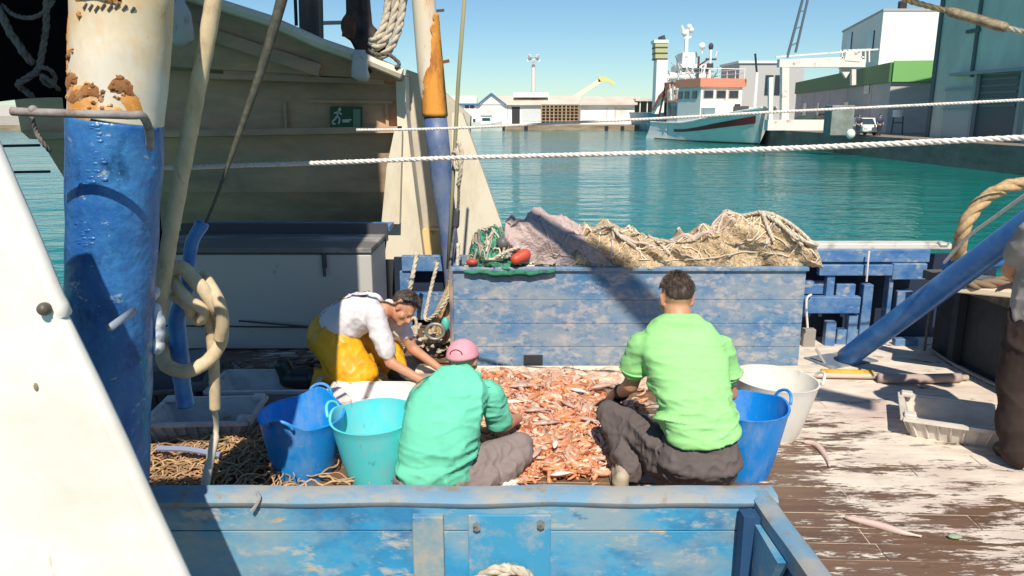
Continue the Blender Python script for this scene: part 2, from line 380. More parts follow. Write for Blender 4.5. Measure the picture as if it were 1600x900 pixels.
# green fascia building behind: facade runs away to the left
M_gb = mat('beige_panel', (.56,.54,.5), [((.44,.42,.4), (.2,.2,.6), .6, .15, 2)], rough=.8)
M_gr = mat('green_fascia', (.07,.2,.06), rough=.6)
M_grl = mat('light_green_fascia', (.2,.46,.14), rough=.6)
pA = A(1384,205,74); pB = A(1240,198,128)
d = Vector((pB.x-pA.x, pB.y-pA.y, 0)); L_ = d.length; d.normalize(); nn = Vector((d.y,-d.x,0)); 
if nn.x < 0: nn = -nn
def fac(t, out, z): return Vector((pA.x,pA.y,0))+d*t-nn*out+Vector((0,0,z))
zt = A(1384,97,74).z; zb = A(1384,128,74).z
T = thing('green_roofed_warehouse', (pA.x,pA.y,QZ), 'long beige warehouse with green fascia band behind the quay crane', 'building')
W_ = 10
MB().prism([fac(0,0,QZ),fac(L_,0,QZ),fac(L_,-W_,QZ),fac(0,-W_,QZ)], (0,0,zb-QZ)).build('wall', M_gb, T)
MB().prism([fac(-.1,.25,zb-.02),fac(L_,.25,zb-.02),fac(L_,0.02-W_,zb-.02),fac(-.1,.02-W_,zb-.02)], (0,0,zt-zb)).build('roof_fascia', M_gr, T)
MB().prism([fac(-.35,.0,zb),fac(-.35,-W_,zb),fac(-.13,-W_,zb),fac(-.13,0,zb)], (0,0,zt-zb+.1)).build('end_fascia', M_grl, T)
for t in (.12,.32,.5,.7,.88): MB().prism([fac(L_*t,.02,QZ),fac(L_*t+.25,.02,QZ),fac(L_*t+.25,-.1,QZ),fac(L_*t,-.1,QZ)], (0,0,zb-QZ-.1)).build('panel_seam', mat('seam',(.35,.35,.34)), T)
for (t, z_, w_, h_) in ((.14,4.3,2.2,1.3),(.45,5.2,1.6,.8),(.62,2,1.5,2),(.8,2,3,2),(.3,1.6,2.2,2.6)):
    MB().prism([fac(L_*t,.06,z_-h_/2),fac(L_*t+w_,.06,z_-h_/2),fac(L_*t+w_,.06,z_+h_/2),fac(L_*t,.06,z_+h_/2)], nn*.05).build('window', M_glass, T)
# white tall building
Yw = 96; xa, xb = px(1363,Yw), px(1440,Yw); zt = A(1400,17,Yw).z
T = thing('white_tower_block', (xa,Yw,QZ), 'tall bright white block rising above the green roofed warehouse', 'building')
q = A(1316,60,122)
MB().prism([(xa,Yw,QZ),(xb+14,Yw,QZ),(xb+14,Yw+26,QZ),(q.x,q.y,QZ)], (0,0,zt-QZ)).build('wall', mat('bright_white',(.86,.85,.8),rough=.7), T)
dd = Vector((q.x-xa,q.y-Yw,0)); 
for t, zq in ((.2,A(1350,65,101).z),(.75,A(1325,65,115).z)):
    c = Vector((xa,Yw,zq))+dd*t; MB().beam(c-dd*.06+Vector((-.08,0,0)), c+dd*.06+Vector((-.08,0,0)), .15, 2.4).build('window', M_glass, T)
MB().prism([(xa-.1,Yw-.1,zt),(xb+14,Yw-.1,zt),(xb+14,Yw+26,zt),(q.x-.15,q.y,zt)], (0,0,.25)).build('parapet', mat('parap',(.45,.43,.4)), T)
MB().box((px(1394,Yw),Yw+.6,zt+.7),(.8,.6,.9)).build('roof_vent', M_dark, T)
# grey low building behind trawler
Yg = 140; T = thing('pale_grey_hall', (px(1190,Yg),Yg,QZ), 'pale grey hall half hidden behind the moored trawler', 'building')
xa, xb = px(1150,Yg), px(1250,Yg)
MB().box(((xa+xb)/2,Yg+6,(QZ+pz(98,Yg))/2), (xb-xa,12,pz(98,Yg)-QZ)).build('wall', mat('hallg',(.5,.5,.48)), T)
MB().box(((xa+xb)/2,Yg+6,pz(97,Yg)), (xb-xa+.6,12.6,.4)).build('roof', M_fw, T)
for q in (1197,1212): MB().box((px(q,Yg),Yg-.06,pz(133,Yg)), (1.4,.1,3.4)).build('window', M_glass, T)

# quay crane (white gantry) -------------------------------------------------
Y = 84; M_gw = mat('gantry_white', (.8,.76,.7), [((.45,.25,.15), (1,1,1), .64, .05, 3)], rough=.6)
X = px(1226,Y); T = thing('quay_gantry', (X,Y,QZ), 'white quay loading gantry with long horizontal arm beside the trawler bow', 'crane')
def pp(x, y): return A(x, y, Y)
b = MB(); b.beam(P_(X,Y,QZ), pp(1226,98), .75,.75); b.beam(P_(px(1209,Y),Y+1,QZ), pp(1209,120)+P_(0,1,0), .45,.45); b.build('post', M_gw, T)
b = MB(); b.beam(pp(1216,99), pp(1350,99), .8,.8); b.build('arm', M_gw, T)
b = MB(); b.beam(pp(1212,89), pp(1372,77), .16,.16); b.beam(pp(1222,94), pp(1350,89), .14,.14); b.build('rail', M_gw, T)
b = MB()
for q in (1316,1324,1330,1338,1345,1352,1358): b.beam(pp(q,97), pp(q,78), .14,.14)
b.beam(pp(1312,79), pp(1360,77), .14,.14); b.beam(pp(1318,88),pp(1342,90),.9,.9); b.build('platform', M_gw, T)
b = MB(); b.prism([pp(1312,106),pp(1332,106),pp(1322,122)], (0,.4,0)); b.beam(pp(1333,104),pp(1333,133),.45,.45); b.build('bracket', M_gw, T)
b = MB(); b.beam(pp(1230,90), pp(1254,0), .22,.22); b.beam(pp(1243,82), pp(1262,0), .2,.2)
for t in (.2,.5,.8): b.beam(pp(1230,90).lerp(pp(1254,0),t), pp(1243,82).lerp(pp(1262,0),t), .1,.1)
b.build('derrick', mat('derrick',(.1,.13,.16)), T)
b = MB(); b.box((px(1246,Y),Y-.2,QZ+.55), (6.8,1.2,1.1)); b.build('base', M_gw, T)
# concrete block, car, people on the apron, bollard
Y = 66
o = MB().box((px(1318,Y),Y+1,QZ+1.25), (1.9,1.6,2.5), bev=.05).build('concrete_block', mat('block',(.3,.33,.3),[((.2,.22,.2),(1,1,1),.5,.1,1)],rough=.9)); tag(o, 'square grey green concrete block standing on the right quay', 'block')
X = px(1361,Y); T = thing('parked_car', (X,Y+1.5,QZ), 'small white car parked on the right quay between two dark figures', 'car')
MB().box((X,Y+1.5,QZ+.6), (1.5,3.6,.6), bev=.14).build('body', M_fw, T)
MB().prism([(X-.68,Y+.4,QZ+.88),(X-.58,Y+.9,QZ+1.45),(X-.58,Y+2.5,QZ+1.45),(X-.68,Y+3,QZ+.88)], (1.3,0,0)).build('cabin', M_fw, T)
MB().prism([(X-.55,Y+.42,QZ+.93),(X-.5,Y+.84,QZ+1.38),(X+.5,Y+.84,QZ+1.38),(X+.55,Y+.42,QZ+.93)], (0,-.04,.02)).build('windscreen', M_glass, T)
for sx in (-1,1):
    for yy in (.7,2.5):
        MB().tube([(X+sx*.62,Y+yy,QZ+.3),(X+sx*.78,Y+yy,QZ+.3)], .3, 14).build('wheel', M_dark, T)
    MB().box((X+sx*.5,Y-.32,QZ+.65), (.3,.06,.14)).build('headlight', mat('hl',(.8,.8,.75),rough=.2), T)
MB().box((X,Y-.33,QZ+.48), (.5,.03,.12)).build('number_plate', M_fw, T)
def quay_person(X, Y, label, col, rz=0):
    T = thing('person', (X,Y,QZ), label, 'person', 'people standing on the right quay')
    b = MB()
    for s_ in (-1,1):
        b.capsule((X+s_*.1,Y,QZ+.06),(X+s_*.09,Y+.03,QZ+.48), .06,.08); b.capsule((X+s_*.09,Y+.03,QZ+.48),(X+s_*.1,Y,QZ+.9), .08,.11)
        b.capsule((X+s_*.2,Y,QZ+1.4),(X+s_*.27,Y-.05,QZ+1.12), .06,.05); b.capsule((X+s_*.27,Y-.05,QZ+1.12),(X+s_*.2,Y-.2,QZ+.92), .045,.035)
    b.ball((X,Y,QZ+1.2),(.2,.14,.34)); b.ball((X,Y,QZ+.93),(.18,.14,.14)); b.capsule((X,Y,QZ+1.45),(X,Y,QZ+1.55),.06,.05); b.ball((X,Y,QZ+1.65),(.09,.105,.125))
    fuse(b, 'body', mat('skin',(.5,.3,.2),rough=.5), T, .03, 3)
    b = MB(); b.ball((X,Y,QZ+1.2),(.22,.16,.33))
    for s_ in (-1,1): b.capsule((X+s_*.2,Y,QZ+1.4),(X+s_*.27,Y-.05,QZ+1.12), .075,.06)
    fuse(b, 'jacket', col, T, .03, 3)
    b = MB()
    for s_ in (-1,1): b.capsule((X+s_*.1,Y,QZ+.1),(X+s_*.09,Y+.03,QZ+.48), .08,.09); b.capsule((X+s_*.09,Y+.03,QZ+.48),(X+s_*.09,Y,QZ+.9), .09,.125)
    fuse(b, 'trousers', mat('darkcloth',(.03,.035,.05)), T, .03, 3)
    MB().ball((X,Y+.02,QZ+1.69),(.1,.11,.11)).build('hair', M_dark, T, smooth=True)
quay_person(px(1342,Y-1), Y-1, 'person in dark clothes standing left of the white car on quay', mat('navy',(.03,.04,.07)))
quay_person(px(1375,Y-1), Y-1, 'person in dark blue clothes standing right of the white car', mat('navy2',(.03,.045,.09)))
X = px(1331,62); o = MB().ball((X,62,QZ+.25),(.35,.35,.4)).build('bollard', M_fw, smooth=True); tag(o, 'small white bollard on the quay edge near the concrete block', 'bollard')
X = px(1403,70); T = thing('trestle', (X,70,QZ), 'thin dark trestle with pale drum standing by the shed corner', 'trestle')
b = MB()
for s_ in (-.5,.5): b.beam((X+s_,70,QZ),(X+s_*.8,70,QZ+1.6),.1,.1)
b.beam((X-.45,70,QZ+1),(X+.45,70,QZ+1),.1,.1); b.build('frame', M_ggd, T)
MB().tube([(X-.1,70,QZ+1.5),(X-.1,70,QZ+2.1)],.4,12).build('drum', M_fw, T)
# dark gear heaps by the gantry
for i,(q,lab) in enumerate(((1258,'dark green net heap on the right quay behind the low white base'),(1288,'black net heap between the gantry base and the concrete block'))):
    X = px(q,88); b = MB()
    for k in range(14): b.ball((X+random.uniform(-1.1,1.1),88+random.uniform(-.8,.8),QZ+random.uniform(.2,1.2)), random.uniform(.4,.7), 8,6)
    o = fuse(b,'net_heap',mat('dkgreen%d'%i,((.04,.07,.05),(.05,.045,.05))[i],rough=.9),None,.12,2); tag(o,lab,'net heap')
# ============================================================ moored trawler (bow towards us)
M_hull = mat('trawler_hull', (.88,.85,.77), [((.66,.72,.68), (.5,.5,1.6), .6, .12, 4),((.35,.2,.12),(2,2,.5),.68,.03,7)], rough=.45)
M_red = mat('hull_red', (.26,.035,.03), rough=.5)
M_tan = mat('deck_tan', (.5,.4,.3), rough=.8)
M_sal = mat('salmon_roof', (.75,.28,.17), rough=.6)
M_wht = mat('ship_white', (.84,.82,.77), [((.55,.42,.3), (1.2,1.2,.6), .66, .04, 6)], rough=.5)
M_dkst = mat('dark_steel', (.06,.06,.07), rough=.6)
M_rst = mat('rust_brown', (.22,.09,.04), [((.08,.04,.03), (3,3,3), .5, .1, 1)], rough=.9)
S0 = P_(27.8, 88, WZ); S1 = P_(22.4, 108.5, WZ); sa = (S1-S0); SL = sa.length; sa.normalize(); sb = P_(-sa.y, sa.x, 0)
if sb.x < 0: sb = -sb
def S(a, l, z): return S0+sa*a+sb*l+P_(0,0,z)
def hb(a): return 3.1*(1-max(0, 1-(a+1.5)/10)**2.2) if a < SL-4 else 3.1-.5*(a-SL+4)/4
def hw(a): return 2.9*(1-max(0, 1-(a)/12)**1.5)
def sheer(a): return 2.1+1.9*max(0, 1-a/15)**1.6
T = thing('moored_trawler', S0+sa*SL/2, 'large white trawler with red hull stripe and salmon wheelhouse roof moored at quay', 'trawler')
def station(a, k0=-.5):
    B, Wd, zd_ = hb(a), max(.05, hw(a)), sheer(a); rk = 1.5*max(0, 1-a/5)
    pts = []
    for s_ in (1, -1):
        col = [S(a-rk, s_*max(B,.06), zd_), S(a-rk*.5, s_*(Wd*.35+B*.62), zd_*.55), S(a, s_*Wd, 0), S(a+.2, s_*Wd*.7, k0)]
        pts += col if s_ == 1 else col[::-1]
    return pts
AA = [0,.5,1.2,2.2,3.5,5,7,9.5,13,18,24,SL-4,SL]
MB().loft([station(a) for a in AA]).build('hull', M_hull, T, smooth=True, ang=40)
def side_strip(a0, a1, f0, f1, s_, th=.05, n=14):
    vs = []; 
    for i in range(n+1):
        a = a0+(a1-a0)*i/n; rk = 1.5*max(0, 1-a/5)
        for f_ in (f0(a), f1(a)):
            B, Wd, zd_ = max(hb(a),.06), max(.05, hw(a)), sheer(a); m_ = Wd*.35+B*.62; z_ = f_*zd_
            if f_ > .55: t = (f_-.55)/.45; l = m_+(B-m_)*t; aa = a-rk*(.5+.5*t)
            else: t = f_/.55; l = Wd+(m_-Wd)*t; aa = a-rk*.5*t
            vs.append(S(aa-.02, s_*(l+th), z_))
    return MB().add(vs, [(2*i,2*i+1,2*i+3,2*i+2) for i in range(n)])
for s_ in (1,-1):
    side_strip(.4, SL-6, lambda a: .50+.1*max(0,1-a/14), lambda a: .66+.16*max(0,1-a/12), s_).build('stripe', M_red, T)
    side_strip(0, SL, lambda a: .96, lambda a: 1.03, s_, .1).build('gunwale', M_wht, T)
    side_strip(0, SL, lambda a: -.02, lambda a: .05, s_, .04).build('boot_top', M_rst, T)
# bulwark rim bow (pale rail on top)
b = MB(); b.tube([S(a-1.5*max(0,1-a/5), hb(a), sheer(a)+.05) for a in AA][::-1]+[S(a-1.5*max(0,1-a/5), -hb(a), sheer(a)+.05) for a in AA], .13, 6); b.build('cap_rail', M_wht, T)
b = MB(); b.loft([[S(a+.4,hb(a)-.2,sheer(a)-.5),S(a+.4,-hb(a)+.2,sheer(a)-.5),S(a+.4,0,sheer(a)-.6)] for a in AA[1:]]); b.build('deck', M_tan, T)
def sbox(a0, a1, l0, l1, z0, z1): 
    return MB().prism([S(a0,l0,z0),S(a0,l1,z0),S(a1,l1,z0),S(a1,l0,z0)], (0,0,z1-z0))
sbox(5.5, 9, -2.6, 2.6, 2.6, 4.1).build('foredeck_house', M_wht, T)
zr = 7.7
wh = sbox(9, 15, -2.7, 2.9, 2.2, zr-1.1).build('wheelhouse', M_wht, T)
sbox(8.7, 15.3, -3, 3.2, zr-1.15, zr-.15).build('wheelhouse_roof', M_sal, T)
for l in (-1.7, 0, 1.7):
    fr = sbox(8.93, 9.0, l-.72, l+.72, 5.15, 6.2).build('window', M_tan, T)
    sbox(8.88, 8.93, l-.6, l+.6, 5.25, 6.1).build('pane', M_glass, fr)
for a in (10, 12, 13.8):
    sbox(a, a+1.1, -2.78, -2.72, 5.2, 6.1).build('window', M_glass, T)
sbox(15.3, 18.5, -2.5, 2.5, 2.0, 4.8).build('deck_house', mat('pale_blue_house',(.4,.55,.58),rough=.5), T)
sbox(15.1, 18.8, -2.8, 2.8, 4.8, 5.05).build('house_roof', M_sal, T)
for a in (15.8, 17.2): sbox(a, a+.9, -2.58, -2.52, 2.9, 4.3).build('door', M_glass, T)
b = MB()
for a in (8.9, 11, 13, 15): 
    for l in (-2.8, 3): b.beam(S(a,l,zr-.15), S(a,l,zr+1.0), .09,.09)
for l in (-2.8,3): b.beam(S(8.9,l,zr+1), S(15,l,zr+1), .09,.09); b.beam(S(8.9,l,zr+.5), S(15,l,zr+.5), .07,.07)
b.beam(S(8.9,-2.8,zr+1), S(8.9,3,zr+1), .09,.09); b.build('roof_railing', M_wht, T)
MB().tube([S(11,-.6,zr-.15),S(11,-.6,zr+3.6)], .18, 8).build('mast', M_wht, T)
MB().beam(S(11,-1.2,zr+2.2),S(11,.2,zr+2.2),.2,.2).build('crosstree', M_dkst, T); MB().ball(S(11,-.6,zr+3.7),(.3,.3,.45)).build('masthead_lamp', M_dkst, T); MB().box(S(11,-.6,zr+1.4),(.7,.5,.6)).build('horn_box', M_dkst, T)
MB().tube([S(6.5,3.2,2.4),S(6.5,3.2,8.2)], .22, 8).build('derrick_post', M_wht, T)
MB().beam(S(6.5,3.2,8),S(6.2,2.6,10.3),.18,.18).build('derrick_arm', M_dkst, T)
b = MB()
for k in range(26):
    a = random.uniform(15.5,20.5); l = random.uniform(-2.4,2.2); h_ = random.uniform(.5,2.6)
    MB().beam(S(a,l,2.2), S(a+random.uniform(-1,1),l+random.uniform(-.6,.6),2.2+h_+2.6*(a<24)), random.uniform(.08,.3), random.uniform(.08,.3)).build('deck_gear', mat('deck_gear%d'%(k%3),((.62,.58,.5),(.3,.25,.22),(.2,.3,.33))[k%3]), T)
b = MB(); zz = 4.9
for l in (-2.4,2.4): b.beam(S(19.2,l,2.1), S(19.2,l,7.2), .3,.3); b.beam(S(21.4,l,2.1), S(19.4,l,7.0), .2,.2)
b.beam(S(19.2,-2.6,7.2), S(19.2,2.6,7.2), .35,.35); b.build('stern_gantry', M_rst, T)
b = MB(); b.tube([S(5.2,.1,3.1),S(5.2,.1,4.5)],.35,10); b.box(S(4.2,0,3.8),(1.6,.8,.9)); b.build('windlass', M_dkst, T)
b = MB(); b.ball(S(.7,.45,2.0),(.3,.3,.4)); b.build('anchor', M_rst, T)
MB().tube([S(2.2,2.2,1.9)+P_(.5,-.3,0), S(2.4,2.6,1.0)+P_(.6,-.3,0)], .55, 12).build('fender', M_dkst, T)

# ============================================================ bigger ship behind
Y = 134; X0 = px(1016,Y); X1 = px(1135,Y)
T = thing('coastal_ship', ((X0+X1)/2, Y+6, WZ), 'larger white ship with striped funnel and radar mast behind the trawler', 'ship')
def Q(x, y, dy=0): return A(x, y, Y+dy)
rings = []
for i in range(10):
    t = i/9; yy = Y-4+t*30; hbm = 4.8*min(1,(t+.05)*2.4)**.6; cx = (X0+X1)/2-1.5
    rings.append([(cx-hbm,yy,pz(176,Y)),(cx-hbm*.8,yy+.6,WZ-.3),(cx+hbm*.8,yy+.6,WZ-.3),(cx+hbm,yy,pz(176,Y))])
MB().loft(rings).build('hull', mat('ship_blue_hull',(.16,.36,.42),[((.5,.55,.55),(.4,.4,1),.58,.05,3)],rough=.5), T)
def qbox(x0_, x1_, y0_, y1_, dy0, dy1):
    a, c = Q(x0_, y1_, dy0), Q(x1_, y0_, dy0); return MB().prism([a,(c.x,a.y,a.z),(c.x,c.y,c.z),(a.x,a.y,c.z)], (0,dy1-dy0,0))
qbox(1023,1044,92,178,1,4).build('funnel_tower', M_wht, T)
for (ya_,yb_) in ((66,73),(75,82),(84,92)):
    qbox(1024,1043,ya_,yb_,1,4).build('funnel_band', mat('funnel_yellow',(.5,.5,.25)) , T)
for (ya_,yb_) in ((73,75),(82,84),(91,93)): qbox(1023.5,1043.5,ya_,yb_,.95,4.05).build('funnel_line', M_dkst, T)
qbox(1022,1045,62,67,.9,4.1).build('funnel_top', M_wht, T)
b = MB(); b.tube([Q(1036,63,2.5),Q(1034,56,2.5)],.5,8); b.tube([Q(1031,63,2.5),Q(1031,58,2.5)],.3,8); b.build('exhaust_pipe', M_dkst, T)
qbox(1044,1118,128,180,3,14).build('superstructure', M_wht, T)
qbox(1062,1112,100,128,4,12).build('bridge', M_wht, T)
qbox(1066,1086,82,100,5,10).build('upper_bridge', M_wht, T)
for q in range(5): qbox(1066+q*9,1072+q*9,106,112,3.9,4).build('window', M_glass, T)
for q in range(6): qbox(1050+q*11,1054+q*11,138,144,2.9,3).build('window', M_glass, T)
b = MB(); b.beam(Q(1072,84,6),Q(1073,46,6),.55,.55); b.build('radar_mast', M_wht, T)
b = MB(); b.beam(Q(1065,40,6),Q(1070,52,6),.35,.35); b.beam(Q(1066,50,6),Q(1082,48,6),.3,.3); b.ball(Q(1077,42,6),.5); b.ball(Q(1080,47,6),.5); b.ball(Q(1070,52,6),.55)
b.beam(Q(1068,58,6),Q(1080,58,6),.3,.4); b.build('radar', M_fw, T)
b = MB(); b.ball(Q(1097,72,6),.6); b.beam(Q(1097,72,6),Q(1097,84,6),.2,.2); b.build('satellite_dome', M_fw, T)
b = MB(); random.seed(3)
for k in range(60):
    x = random.uniform(1040,1122); y = random.uniform(88,150); MB().beam(Q(x,y,1+random.random()*2), Q(x+random.uniform(-9,9),y+random.choice((0,0,-9,9)),1+random.random()*2), .14,.14).build('railing', mat('rail_mix%d'%(k%3),((.7,.68,.64),(.3,.25,.22),(.15,.17,.2))[k%3]), T)
b = MB(); b.beam(Q(1092,88,1),Q(1090,128,1),.3,.3); b.beam(Q(1052,128,0),Q(1030,152,0),.5,.5); b.beam(Q(1030,152,0),Q(1020,172,0),.35,.35); b.beam(Q(1090,104,.5),Q(1110,90,.5),.25,.25)
b.build('davit', M_rst, T)
for k in range(3): MB().ball(Q(1048+k*22,120,2.5),(1.5,1,.8)).build('life_raft', M_fw, T, smooth=True)

# ============================================================ neighbouring fishing boat (shaded hull, left)
HY = 8.0
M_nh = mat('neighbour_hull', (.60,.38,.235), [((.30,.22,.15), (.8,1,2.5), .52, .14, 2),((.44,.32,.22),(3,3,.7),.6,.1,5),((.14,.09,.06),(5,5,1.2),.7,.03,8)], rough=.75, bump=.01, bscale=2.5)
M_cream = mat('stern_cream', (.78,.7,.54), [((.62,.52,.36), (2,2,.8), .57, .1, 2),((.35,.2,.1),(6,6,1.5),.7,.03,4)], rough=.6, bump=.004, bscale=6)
T = thing('neighbour_boat', (-3, HY+1, WZ), 'weathered beige fishing boat hull in shade alongside, with cream stern', 'fishing boat')
# side: column strips, top follows the sheer
def N(x, y, dy=0): return A(x, y, HY+dy)
topx = [(-60,-150),(120,-75),(290,-8),(345,8),(420,32),(500,68),(570,92),(628,116)]
rings = []
def nb(x):  # rows of the side profile for a column: bulwark face, knuckle, wale, lower hull, bottom
    yt = [t for t in topx]
    for i in range(len(topx)-1):
        if topx[i][0] <= x <= topx[i+1][0]:
            f_ = (x-topx[i][0])/(topx[i+1][0]-topx[i][0]); y0 = topx[i][1]*(1-f_)+topx[i+1][1]*f_; break
    t = min(1,max(0,(x-110)/520)); yk = 95+30*t if x>110 else 95; yw = 212-10*t
    lean = 1-t
    return [N(x,y0,-.25), N(x,yk,-.05), N(x,yk+6,.12), N(x,yw-5,.14), N(x,yw-5,.02), N(x,yw+5,.02), N(x,yw+6,.16), N(x,300,.3), N(x,372,.7)]
xs = [-60,40,120,200,290,345,420,500,570,628]
cols = [nb(x) for x in xs]
# bow end raking away on the left
bow = [Vector((c.x,c.y,c.z)) for c in cols[0]]
b = MB(); vs = [p for c in cols for p in c]; m_ = len(cols[0])
cut = []
for i, x in enumerate(xs):
    for j in range(m_):
        p = vs[i*m_+j].copy()
        # lower rows start further right (raked stem)
        xm = (-60, -20, 0, 20, 34, 44, 48, 88, 122)[j]
        if x < xm: q = cols[i][j]; yy = (0,95,101,207,212,217,218,300,372)[j]; p = A(xm, yy, HY).x; vs[i*m_+j] = Vector((p, q.y+.0, q.z))
b.add(vs, [(i*m_+j, i*m_+j+1, (i+1)*m_+j+1, (i+1)*m_+j) for i in range(len(xs)-1) for j in range(m_-1)])
back = [v+Vector((0,2.6,0)) for v in vs]
b.add(back, [(i*m_+j, (i+1)*m_+j, (i+1)*m_+j+1, i*m_+j+1) for i in range(len(xs)-1) for j in range(m_-1)])
n0 = len(vs)
b.f += [(j, j+1, n0+j+1, n0+j) for j in range(m_-1)]+[((len(xs)-1)*m_+j+k0, (len(xs)-1)*m_+j+k1, n0+(len(xs)-1)*m_+j+k1, n0+(len(xs)-1)*m_+j+k0) for j in range(m_-1) for k0, k1 in ((0,1),)]
b.f += [(i*m_, (i+1)*m_, n0+(i+1)*m_, n0+i*m_) for i in range(len(xs)-1)]+[(i*m_+m_-1, (i+1)*m_+m_-1, n0+(i+1)*m_+m_-1, n0+i*m_+m_-1) for i in range(len(xs)-1)]
b.mi = [0]*len(b.f)
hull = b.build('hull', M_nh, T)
b = MB(); b.tube([N(x,y,-.28) for x, y in topx], .055, 8); b.build('cap_rail', M_cream, T)
for q0_, q1_, w_, h_ in ((N(300,118,.0),N(600,128,.0),.06,.05),(N(480,158,.1),N(615,160,.1),.03,.03),(N(350,112,-.0),N(500,110,-.0),.03,.16)): MB().beam(q0_,q1_,w_,h_).build('ledge', M_nh, T)
for q0_, q1_, w_, h_ in ((N(292,42,-.2),N(500,110,-.12),.05,.12),(N(445,160,.11),N(447,205,.11),.03,.03),(N(604,160,.11),N(606,202,.11),.03,.03)): MB().beam(q0_,q1_,w_,h_).build('stiffener', M_nh, T)
# lower hull to the water
MB().prism([N(150,350,.62),N(640,350,.62),P_(N(640,350,.62).x,HY+1.1,WZ-.3),P_(N(190,350,.62).x,HY+1.1,WZ-.3)], (0,1.5,0)).build('underbody', M_dkst, T)
# stern
def poly(pts, dy, off=.12, y0=None): return MB().prism([N(x,y,dy) for x, y in pts], (0,off,0))
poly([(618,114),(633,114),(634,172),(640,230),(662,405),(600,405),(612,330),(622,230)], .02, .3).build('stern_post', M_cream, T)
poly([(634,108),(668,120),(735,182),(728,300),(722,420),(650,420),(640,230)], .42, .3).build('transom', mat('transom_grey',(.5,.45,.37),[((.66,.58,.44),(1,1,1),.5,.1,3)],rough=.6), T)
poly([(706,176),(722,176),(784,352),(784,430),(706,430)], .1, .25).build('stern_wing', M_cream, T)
poly([(616,205),(628,205),(624,350),(596,350),(604,262)], -.1, .1).build('stern_bracket', M_cream, T)
poly([(640,400),(700,400),(700,360),(640,360)], .2, .2).build('stern_step', mat('yellow_cream',(.75,.55,.25),[((.3,.2,.1),(5,5,5),.58,.06,1)],rough=.7), T)
# small hardware: sheet rags hanging
M_rag = mat('rag', (.62,.58,.55), [((.35,.32,.3), (12,12,5), .6, .06, 2)], rough=.95, bump=.02, bscale=14)
def rag(pts, dy, lab, Yb=None):
    Yb = Yb or HY; rings = []
    for (x,y,w_) in pts:
        c = A(x,y,Yb+dy); t = w_/F*Yb/2
        rings.append([c+P_(t*math.cos(a)*(1+.12*math.sin(3*a+y*.1)), .5*t*math.sin(a), 0) for a in [k*math.pi/8 for k in range(16)]])
    o = MB().loft(rings).build('rag', M_rag, smooth=True); tag(o, lab, 'rag', 'rags hanging over the neighbour rail'); return o
rag([(562,78,14),(563,92,22),(563,108,24),(564,120,26),(568,127,12)], -.38, 'white rag hanging over the rail near the coiled ropes')
rag([(272,-5,26),(276,20,36),(282,45,40),(284,62,34),(282,72,16)], -.42, 'big grey white rag hanging beside the rusty mast top')
# green sign on hull
Ts = thing('safety_sign', N(540,184,.06), 'dark green plaque with pale figure emblem fixed to the beige hull', 'sign')
poly([(516,166),(565,167),(565,200),(516,201)], .07, .05).build('panel', mat('sign_green',(.02,.09,.04),rough=.4), Ts)
poly([(552,170),(563,171),(563,198),(552,199)], .062, .02).build('pale_strip', mat('sign_pale',(.16,.26,.19),rough=.5), Ts)
b = MB()
for a_, c_ in (((530,172),(527,180)),((527,180),(524,186)),((527,180),(531,187)),((531,187),(529,194)),((524,186),(519,190)),((529,175),(534,179)),((528,175),(522,177)),((519,192),(524,194)),((535,188),(549,187)),((535,190),(546,190))):
    b.beam(N(*a_,.062), N(*c_,.062), .012,.016)
b.ball(N(531,171,.062), .018, 8, 6); b.build('emblem', mat('emblem',(.5,.6,.5)), Ts)
# posts and gear on the neighbour's rail
T2 = thing('mooring_bitt', N(585,80,.1), 'dark brown bitt and block with ropes standing on the neighbour rail', 'bitt')
b = MB(); b.capsule(N(576,104,-.1),N(570,-10,-.1),.07,.05); b.capsule(N(548,-10,-.1),N(552,40,-.1),.05,.07); b.capsule(N(552,40,-.1),N(575,85,-.1),.09,.1); b.ball(N(545,42,-.12),(.08,.1,.12)); b.capsule(N(575,60,-.1),N(595,75,-.1),.13,.1)
fuse(b, 'bitt', mat('brown_wood',(.09,.055,.045),[((.04,.03,.03),(8,8,8),.5,.1,1)],rough=.7), T2, .02, 3)
MB().box(N(546,42,-.26), (.11,.05,.2), ry=.2).build('block', M_rst, T2)
T3 = thing('deck_post', N(488,20,.3), 'grey wooden post rising behind the neighbour rail', 'post')
MB().beam(N(488,95,.3), N(485,-30,.3), .2,.2).build('post', mat('grey_wood',(.2,.17,.14),[((.1,.08,.07),(8,8,1),.5,.1,1)],rough=.9), T3)
MB().tube([N(463,40,.3),N(461,-10,.3)], .018, 6).build('stay', M_dkst, T3)
o = MB().tube([N(500,36,.4),N(580,34,.4)], .02, 6).build('rail_bar', M_cream); tag(o, 'thin cream horizontal bar between grey post and brown bitt', 'bar')
M_rope = mat('rope_pale', (.62,.54,.42), [((.4,.33,.25), (30,30,30), .55, .1, 2)], rough=.95, bump=.004, bscale=90)
M_ropet = mat('rope_tan', (.55,.38,.2), [((.36,.24,.12), (30,30,30), .55, .1, 3)], rough=.95, bump=.004, bscale=90)
M_ropew = mat('rope_white', (.78,.72,.66), [((.55,.45,.4), (40,40,40), .6, .08, 2)], rough=.9, bump=.002, bscale=120)
M_ropeb = mat('rope_beige_smooth', (.66,.52,.33), [((.48,.36,.22), (15,15,9), .55, .12, 2),((.3,.2,.1),(40,40,12),.66,.05,5)], rough=.9, bump=.004, bscale=60)
T4 = thing('coiled_ropes', N(600,60,-.25), 'three thick pale twisted rope loops hanging from the brown bitt', 'rope')
